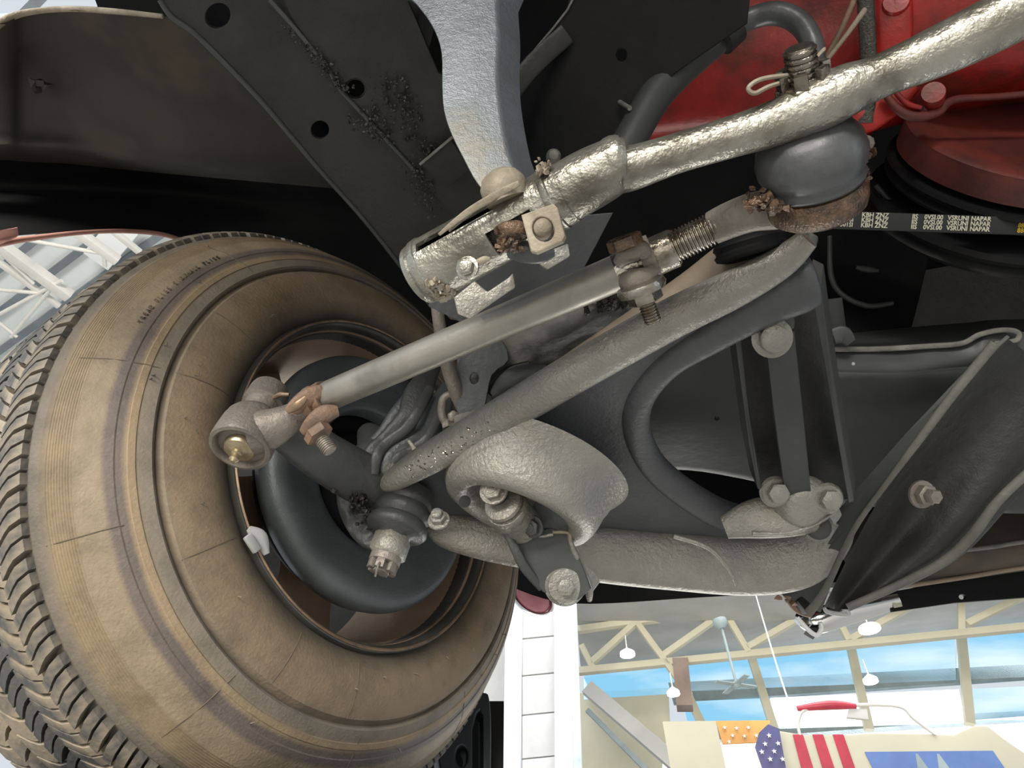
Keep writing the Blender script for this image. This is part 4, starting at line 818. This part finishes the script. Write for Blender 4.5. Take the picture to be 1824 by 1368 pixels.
# diagonal braces
br = thing('diagonal_brace', P(1600, 850, .75), 'long dark angled brace with a pale edge crossing the lower right', 'brace')
def strip2(nm, q1, q2, mt, par, th=.004): return strip(nm, q1, q2, mt, th, par)
strip2('flange', [(1735, 655, .70), (1620, 775, .73), (1505, 905, .77), (1395, 1062, .83)], [(1800, 600, .70), (1650, 765, .715), (1530, 920, .75), (1462, 1092, .82)], M['frame_g'], br)
g = G(); g.T([(1772, 612, .69, 9), (1700, 700, .70, 8), (1640, 780, .71, 7), (1580, 860, .73, 5), (1520, 945, .75, 5), (1470, 1050, .79, 6), (1440, 1092, .81, 8)], flat=.5); build('pale_edge', g, M['edge'], br)
sw = thing('sway_brace', P(1680, 880, .82), 'wide dark channel brace with a bolt, behind the angled brace', 'brace')
rows = [[P(1790, 600, .75), P(1680, 735, .77), P(1560, 900, .80), P(1468, 1080, .85)], [P(1840, 640, .78), P(1740, 760, .80), P(1620, 920, .83), P(1490, 1085, .86)], [P(1900, 720, .78), P(1780, 850, .79), P(1660, 980, .81), P(1520, 1085, .84)], [P(1920, 790, .80), P(1810, 890, .81), P(1700, 1000, .83), P(1530, 1082, .86)]]
g = G(); g.surf(rows, 8, .004); build('channel', g, M['frame'], sw, smooth=60)
g = G(); g.T([(1850, 825, .78, 8), (1780, 890, .79, 8), (1730, 955, .80, 9), (1680, 1000, .81, 8), (1600, 1042, .82, 7), (1510, 1082, .83, 7)], flat=.6); build('pale_edge', g, M['edge'], sw)
g = G(); o = P(1640, 880, .775); g.bolt(o, V((.1, -.7, -.7)), .0115, .014); g.hexa(o + V((.001, -.01, -.01)), V((.1, -.7, -.7)), .008, .012); build('bolt', g, M['forged'], sw)
g = G(); g.T([(1405, 1050, .84, 12), (1425, 1075, .84, 18), (1448, 1090, .84, 12)], flat=.5); g.blobs([P(1408 + random.gauss(0, 10), 1055 + random.gauss(0, 9), .83) for _ in range(14)], .003, .007); build('rusty_bracket', g, M['rusty'], sw, label='rusty brown end bracket')
g = G(); g.prism([P(1420, 1070, .82), P(1435, 1055, .82), P(1452, 1080, .82), P(1440, 1095, .82)], V((0, .02, .01))); build('rubber_block', g, M['black'], sw, bevel=.002)

# ------------------------------------------------------------------ front of the body: valance, bumper, lamp
vl = thing('front_valance', P(1700, 1030, 1.15), 'dark front valance at the lower right with a small white label and a hole', 'valance')
plate('lower_band', [(1585, 1055), (1900, 1000), (2600, 920), (2600, 985), (1900, 1058), (1700, 1073), (1590, 1089), (1572, 1062)], P(1700, 1060, 1.1), V((0, -.9, -.3)), .006, M['black'], vl, holes=[circ((1714, 1063), 7, sq=.8)])
rows = [[P(1500, 915, 1.1), P(1700, 915, 1.1), P(1920, 900, 1.1), P(2700, 810, 1.1)], [P(1500, 990, 1.05), P(1700, 985, 1.05), P(1920, 965, 1.05), P(2700, 875, 1.05)], [P(1540, 1050, 1.08), P(1700, 1035, 1.08), P(1920, 1005, 1.08), P(2700, 915, 1.08)]]
g = G(); g.surf(rows, 5, .004); build('inner_panel', g, M['liner'], vl)
g = G(); g.T([(1600, 1046, 1.07, 4), (1720, 1028, 1.07, 4), (1900, 1000, 1.07, 4), (2600, 910, 1.07, 4)]); build('pale_lip', g, M['tan'], vl)
g = G(); g.T([(1660, 985, 1.04, 4), (1760, 975, 1.04, 4), (1900, 955, 1.04, 4), (2600, 870, 1.04, 4)]); build('pale_lip', g, M['grime'], vl)
plate('label', [(1586, 1066), (1600, 1063), (1608, 1080), (1593, 1083)], P(1598, 1073, 1.092), V((0, -.9, -.3)), .0005, M['print'], vl, bev=0)
bm_ = thing('bumper', P(1480, 1110, 1.1), 'chrome bumper end poking out below the dark braces', 'bumper')
g = G(); g.T([(1418, 1100, 1.12, 8), (1450, 1108, 1.10, 20), (1500, 1092, 1.10, 22), (1560, 1078, 1.10, 18), (1600, 1068, 1.10, 14)], flat=.6, n=20); build('bumper_bar', g, M['chrome'], bm_, smooth=60)
g = G(); g.T([(1420, 1100, 1.08, 4), (1440, 1122, 1.07, 4), (1455, 1131, 1.07, 4), (1463, 1120, 1.07, 4), (1462, 1108, 1.07, 3)]); build('bumper_tip', g, M['white'], bm_)
g = G(); g.prism([P(1438, 1118, 1.075), P(1463, 1118, 1.075), P(1455, 1128, 1.075)], V((0, .02, 0))); build('tip_recess', g, M['frame'], bm_)
g = G(); g.T([(1478, 1055, 1.02, 3), (1495, 1078, 1.0, 3), (1510, 1090, 1.0, 4), (1506, 1095, 1.0, 4), (1475, 1090, 1.0, 4), (1468, 1082, 1.0, 3)]); build('bumper_bracket', g, M['lead'], bm_)
lm = thing('body_edge', P(1100, 1065, 1.3), 'black lower body edge behind the control arm with an oval red lamp', 'body panel')
o = P(948, 1064, 1.5); ax = V((.1, -.85, -.5)); g = G(); g.lathe(o, ax, [(.040, -.02), (.042, 0), (.035, .012), (.02, .02), (.001, .023)], 32); g.v = [o + V(((x - o).x * .9, (x - o).y, (x - o).z * .62)) - V((0, 0, (x - o).x * .35)) for x in g.v]; M['lens'] = mat('red_lens', (.72, .28, .33), (.6, .2, .26), 20, .12, spec=.8); build('lens', g, M['lens'], lm, smooth=60)
g = G(); g.lathe(o, ax, [(.041, -.02), (.041, .002), (.044, .006), (.048, .002), (.048, -.02)], 40, closed=True); g.v = [o + V(((x - o).x * .95, (x - o).y, (x - o).z * .62)) - V((0, 0, (x - o).x * .37)) for x in g.v]; build('lamp_rim', g, M['chrome'], lm, smooth=60, label='chrome rim of the red lamp')
g = G(); rows = [[P(905, 985, 1.4), P(1050, 1020, 1.3), P(1250, 1030, 1.25), P(1440, 1040, 1.2)], [P(908, 1045, 1.38), P(1020, 1075, 1.3), P(1250, 1064, 1.25), P(1430, 1054, 1.2)]]
g.surf(rows, 6, .012); build('edge_panel', g, M['black'], lm)

# ------------------------------------------------------------------ engine
en = thing('engine', CAM + V((.55, .25, .75)), 'red painted engine block and front cover in the upper right', 'engine')
rows = [[P(1120, -80, .80), P(1300, -80, .80), P(1450, -80, .80), P(1560, -80, .78)], [P(1160, 120, .84), P(1300, 100, .82), P(1450, 80, .80), P(1560, 60, .78)], [P(1150, 230, .88), P(1300, 215, .86), P(1450, 215, .84), P(1560, 215, .82)], [P(1150, 262, .95), P(1300, 248, .93), P(1450, 290, .9), P(1540, 258, .88)]]
g = G(); g.surf(rows, 8, .02); build('oil_pan', g, M['red'], en, smooth=60)
rows = [[P(1545, -80, .70), P(1700, -80, .68), P(1900, -80, .66), P(2600, -80, .66)], [P(1545, 60, .72), P(1700, 60, .70), P(1900, 40, .68), P(2600, 30, .68)], [P(1548, 150, .76), P(1700, 160, .74), P(1900, 140, .72), P(2600, 130, .72)], [P(1552, 235, .82), P(1700, 200, .80), P(1900, 180, .80), P(2600, 180, .80)]]
g = G(); g.surf(rows, 8, .02); build('block', g, M['red'], en, smooth=60)
g = G(); g.T([(1540, -30, .69, 14), (1545, 60, .70, 14), (1548, 140, .71, 14), (1540, 220, .72, 16)], flat=.6, ex=3); build('mounting_rib', g, M['slag'], en)
g = G(); g.T([(1585, -40, .70, 30), (1590, 30, .70, 32), (1590, 100, .71, 30), (1590, 150, .72, 26)], flat=.5, ex=3); build('cast_boss', g, M['red'], en, smooth=60)
g = G(); g.T([(1510, 235, .73, 14), (1545, 210, .72, 26), (1590, 180, .715, 24), (1620, 150, .71, 20)], flat=.5, ex=3); build('cover_corner', g, M['red'], en, smooth=60)
g = G(); g.T([(1575, 165, .70, 6), (1600, 195, .70, 8), (1630, 208, .70, 9), (1670, 200, .70, 8), (1700, 178, .705, 7), (1780, 172, .71, 6), (1900, 160, .71, 6)]); build('cover_flange', g, M['red_d'], en, smooth=60)
g = G(); g.T([(1585, 150, .695, 4), (1612, 182, .695, 5), (1640, 192, .695, 4)]); build('gasket_ridge', g, M['red'], en, smooth=60)
for (x, y, r) in ((1662, 166, 20), (1596, 4, 22)):
    o = P(x, y, .69); g = G(); d = V((-.4, -.7, -.6)); g.lathe(o - d.normalized() * .008, d, [(r * .0006, -.01), (r * .00056, .008), (r * .00052, .010), (.001, .0105)], 24); build('bolt', g, M['red'], en)
g = G(); o = P(1544, 255, .72); g.bolt(o, V((.2, -.6, -.7)), .006); build('bolt', g, M['forged'], en)
# balancer and pulleys, axis along the car
o = P(1815, 236, .745); AY = V((0, 1, 0))
hb = thing('crank_balancer', o, 'round dull red crank balancer below the engine', 'balancer')
R = 186 * .745 / FPX
g = G(); g.lathe(o, AY, [(R * .2, .004), (R * .6, .003), (R * .94, -.001), (R, .002), (R, .030), (R * .9, .032)], 64); build('balancer_ring', g, M['red_d'], hb, smooth=40)
o2 = o + AY * .036
g = G(); g.lathe(o2, AY, [(R * .8, 0), (R * 1.05, .002), (R * 1.06, .006), (R * .97, .010), (R * .97, .014), (R * 1.04, .018), (R * 1.02, .022), (R * .6, .032)], 64); build('pulley', g, M['black'], hb, smooth=40)
g = G(); g.lathe(o2 + AY * .04, AY, [(R * .8, 0), (R * 1.1, .002), (R * 1.12, .008), (R * 1.05, .012), (R * 1.05, .016), (R * 1.12, .022), (R * 1.1, .026), (R * .6, .032)], 64); build('pulley', g, M['black'], hb, smooth=40)
# belt: a wide loop, its flat back carrying three rows of print
bl = thing('fan_belt', P(1650, 402, .74), 'black fan belt with rows of pale printed marks', 'belt')
q0, q1 = P(1440, 390, .70), P(2300, 420, .71)
Nb = V((0, -.55, -.835)).normalized(); tx = (q1 - q0).normalized(); wy = Nb.cross(tx).normalized()
if wy.dot(UP) < 0: wy = -wy
g = G(); g.box((q0 + q1) / 2, tx * ((q1 - q0).length / 2), wy * .0085, Nb * .004); build('belt_run', g, M['belt'], bl, bevel=.001)
def belt_text(txt, x, mt, size=.0052, gap=.0049, nm='print'):
    cu = bpy.data.curves.new('t', 'FONT'); cu.body = txt; cu.size = size; cu.extrude = .0002; cu.resolution_u = 2; cu.offset = .00012
    co = bpy.data.objects.new('t', cu); COL.objects.link(co); me = bpy.data.meshes.new_from_object(co.evaluated_get(bpy.context.evaluated_depsgraph_get())); bpy.data.objects.remove(co)
    t = (PL(x, 400, q0, Nb) - q0).dot(tx); g = G()
    for i in range(3):
        base = q0 + tx * t + wy * (-.0063 + i * gap) + Nb * .0044
        g.add([base + tx * v.co.x + wy * v.co.y + Nb * v.co.z for v in me.vertices], [tuple(p.vertices) for p in me.polygons])
    bpy.data.meshes.remove(me); bpy.data.curves.remove(cu); return build(nm, g, mt, bl, smooth=20)
belt_text('III 0501SI', 1477, M['print'], .0058); belt_text('KBH ZNZ', 1530, M['print'], .0062); belt_text('IIS', 1620, M['print'], .0062)
belt_text('0VSI.00', 1642, M['print'], .0062); belt_text('VSRUNI', 1684, M['print'], .0062); belt_text('NAPAR', 1726, M['print'], .0062); belt_text('888', 1812, M['printy'], .0062)
g = G(); g.T([(1560, 330, .80, 4), (1590, 362, .80, 5), (1625, 385, .80, 5)]); build('belt_side_run', g, M['belt'], bl)
# dipstick tubes
for i, q in enumerate((((1468, 110, .66, 5), (1500, 50, .68, 5), (1525, -10, .70, 5)), ((1472, 108, .655, 4), (1508, 62, .665, 4), (1540, 18, .68, 5)))):
    g = G(); g.T(list(q), n=10); build('wire_rod', g, M['rusty'] if i == 0 else M['silver_d'], label=['longer brown rod crossing the red engine', 'shorter pale rod beside the brown one'][i], cat='rod')
# radiator and shroud
rd = thing('radiator', P(1700, 520, 1.2), 'black finned radiator core at the right behind the belt', 'radiator')
g = G(); g.prism([P(1500, 400, 1.25), P(2900, 400, 1.25), P(2900, 600, 1.12), P(1500, 600, 1.12)], V((0, .05, .02))); build('core', g, M['black'], rd)
for i in range(11):
    yy = 470 + i * 13; g = G(); g.bar(P(1600, yy + 26, 1.13), P(2900, yy - 192, 1.13), .005, .012, UP); build('fin', g, M['frame'], rd)
sr = thing('fan_shroud', P(1550, 500, .95), 'dark moulded panel with a rounded recess below the belt', 'shroud')
rows = [[P(1430, 380, .93), P(1500, 400, .93), P(1620, 420, .95), P(1660, 430, .97)], [P(1440, 480, .92), P(1500, 480, .95), P(1600, 500, .98), P(1640, 520, .98)], [P(1460, 560, .90), P(1520, 560, .91), P(1600, 570, .93), P(1622, 590, .93)], [P(1480, 600, .90), P(1530, 605, .90), P(1600, 600, .90), P(1618, 600, .90)]]
g = G(); g.surf(rows, 8, .006); build('panel', g, M['black'], sr, smooth=60)
g = G(); g.T([(1478, 420, .90, 4), (1480, 490, .90, 5), (1500, 525, .89, 5), (1545, 545, .89, 5), (1590, 540, .89, 4)]); build('recess_rim', g, M['frame_g'], sr, smooth=60)
g = G(); g.T([(1525, 476, .90, 4), (1545, 480, .90, 6), (1565, 482, .90, 3)], flat=.5); build('moulded_tab', g, M['frame_g'], sr)

# ------------------------------------------------------------------ wheel house liner, fender, body
ln_ = thing('wheel_house_liner', CAM + V((-.45, .4, .95)), 'dark brownish wheel housing liner filling the upper left', 'liner')
rows = [[P(-150, 60, .84), P(0, 42, .86), P(45, 24, .88), P(120, 18, .88), P(200, 22, .86), P(300, 30, .84), P(420, 60, .82)],
        [P(-150, 150, .92), P(0, 130, .94), P(45, 120, .96), P(120, 115, .96), P(200, 115, .95), P(300, 120, .93), P(520, 160, .92)],
        [P(-150, 230, .95), P(0, 225, .97), P(45, 222, .99), P(120, 225, 1.0), P(200, 230, 1.0), P(360, 235, 1.0), P(620, 260, 1.0)],
        [P(-150, 270, .93), P(0, 262, .96), P(45, 262, .98), P(120, 266, 1.0), P(200, 276, 1.02), P(360, 292, 1.04), P(700, 310, 1.06)],
        [P(-150, 285, 1.0), P(0, 285, 1.04), P(45, 288, 1.06), P(120, 292, 1.08), P(200, 300, 1.1), P(360, 315, 1.12), P(760, 350, 1.14)]]
g = G(); g.surf(rows, 6, .006); build('liner_panel', g, M['liner'], ln_, smooth=70)
g = G(); g.T([(-20, 56, .855, 7), (20, 30, .87, 6), (70, 19, .88, 5), (130, 16, .88, 5), (200, 20, .86, 5), (290, 29, .84, 4)], flat=.6); build('liner_edge', g, M['silver_d'], ln_, label='pale bare edge of the liner')
g = G(); g.blobs([P(62, 152, .955), P(72, 148, .955), P(84, 152, .955)], .006, .009); build('rivet_patch', g, M['slag'], ln_)
rows = [[P(-150, 270, 1.02), P(100, 280, 1.06), P(400, 300, 1.12), P(800, 330, 1.2), P(1000, 380, 1.25)],
        [P(-150, 350, 1.05), P(100, 340, 1.12), P(400, 350, 1.25), P(800, 420, 1.35), P(1000, 480, 1.4)],
        [P(-150, 440, .80), P(100, 415, 1.0), P(300, 419, 1.16), P(420, 470, 1.3), P(700, 640, 1.4)]]
g = G(); g.surf(rows, 8, .006); build('outer_panel', g, M['black'], ln_, smooth=70)
fe = thing('fender', P(150, 420, 1.03), 'pinkish bare edge of the fender arch over the tyre at the left', 'fender')
g = G(); g.T([(-120, 460, .80, 7), (0, 434, .90, 6), (60, 424, .95, 5), (150, 414, 1.02, 4), (230, 412, 1.09, 4), (300, 420, 1.15, 4), (360, 445, 1.2, 3)], flat=1.2); build('arch_edge', g, M['fender'], fe, smooth=60)
g = G(); g.prism([P(-60, 420, .86), P(2, 410, .88), P(32, 404, .90), P(34, 419, .90), P(5, 432, .88), P(-60, 440, .86)], V((-.004, .003, 0))); build('arch_tab', g, M['fender'], fe, bevel=.001)
g = G(); g.box(CAM + V((-.52, -1.15, .80)), V((.2, 0, 0)), V((0, 1.05, 0)), V((0, 0, .30))); build('rocker_light_block', g, M['black'], label='unseen black body side added behind the wheel housing to shade the tyre', cat='body panel', bevel=.03)  # out of view, added to shade the upper tyre from the rear light
# crude body panels added to block light from above; floor pan is out of view
for nm, c, a, b, lb in (('hood_panel', (.45, .40, 1.32), (1.15, 0, 0), (0, .9, 0), 'black underside of the hood above everything'), ('floor_pan', (.55, -1.6, .80), (.95, 0, 0), (0, 1.35, 0), 'unseen black floor pan above the camera, added to block light')):
    g = G(); g.box(CAM + V(c), V(a), V(b), V((0, 0, .01))); build(nm, g, M['black'], label=lb, cat='body panel')
g = G(); g.box(CAM + V((1.45, .1, .85)), V((.01, 0, 0)), V((0, 1.15, 0)), V((0, 0, .40))); build('far_fender', g, M['black'], label='dark far side of the engine bay', cat='body panel')
g = G(); g.box(CAM + V((.45, 1.27, 1.03)), V((1.1, 0, 0)), V((0, .01, 0)), V((0, 0, .27))); build('nose_panel', g, M['black'], label='dark inside of the nose ahead of the radiator', cat='body panel')
g = G(); g.box(CAM + V((.45, -.25, 1.05)), V((1.0, 0, 0)), V((0, .01, 0)), V((0, 0, .28))); build('firewall', g, M['black'], label='black firewall above the pitman arm', cat='body panel')
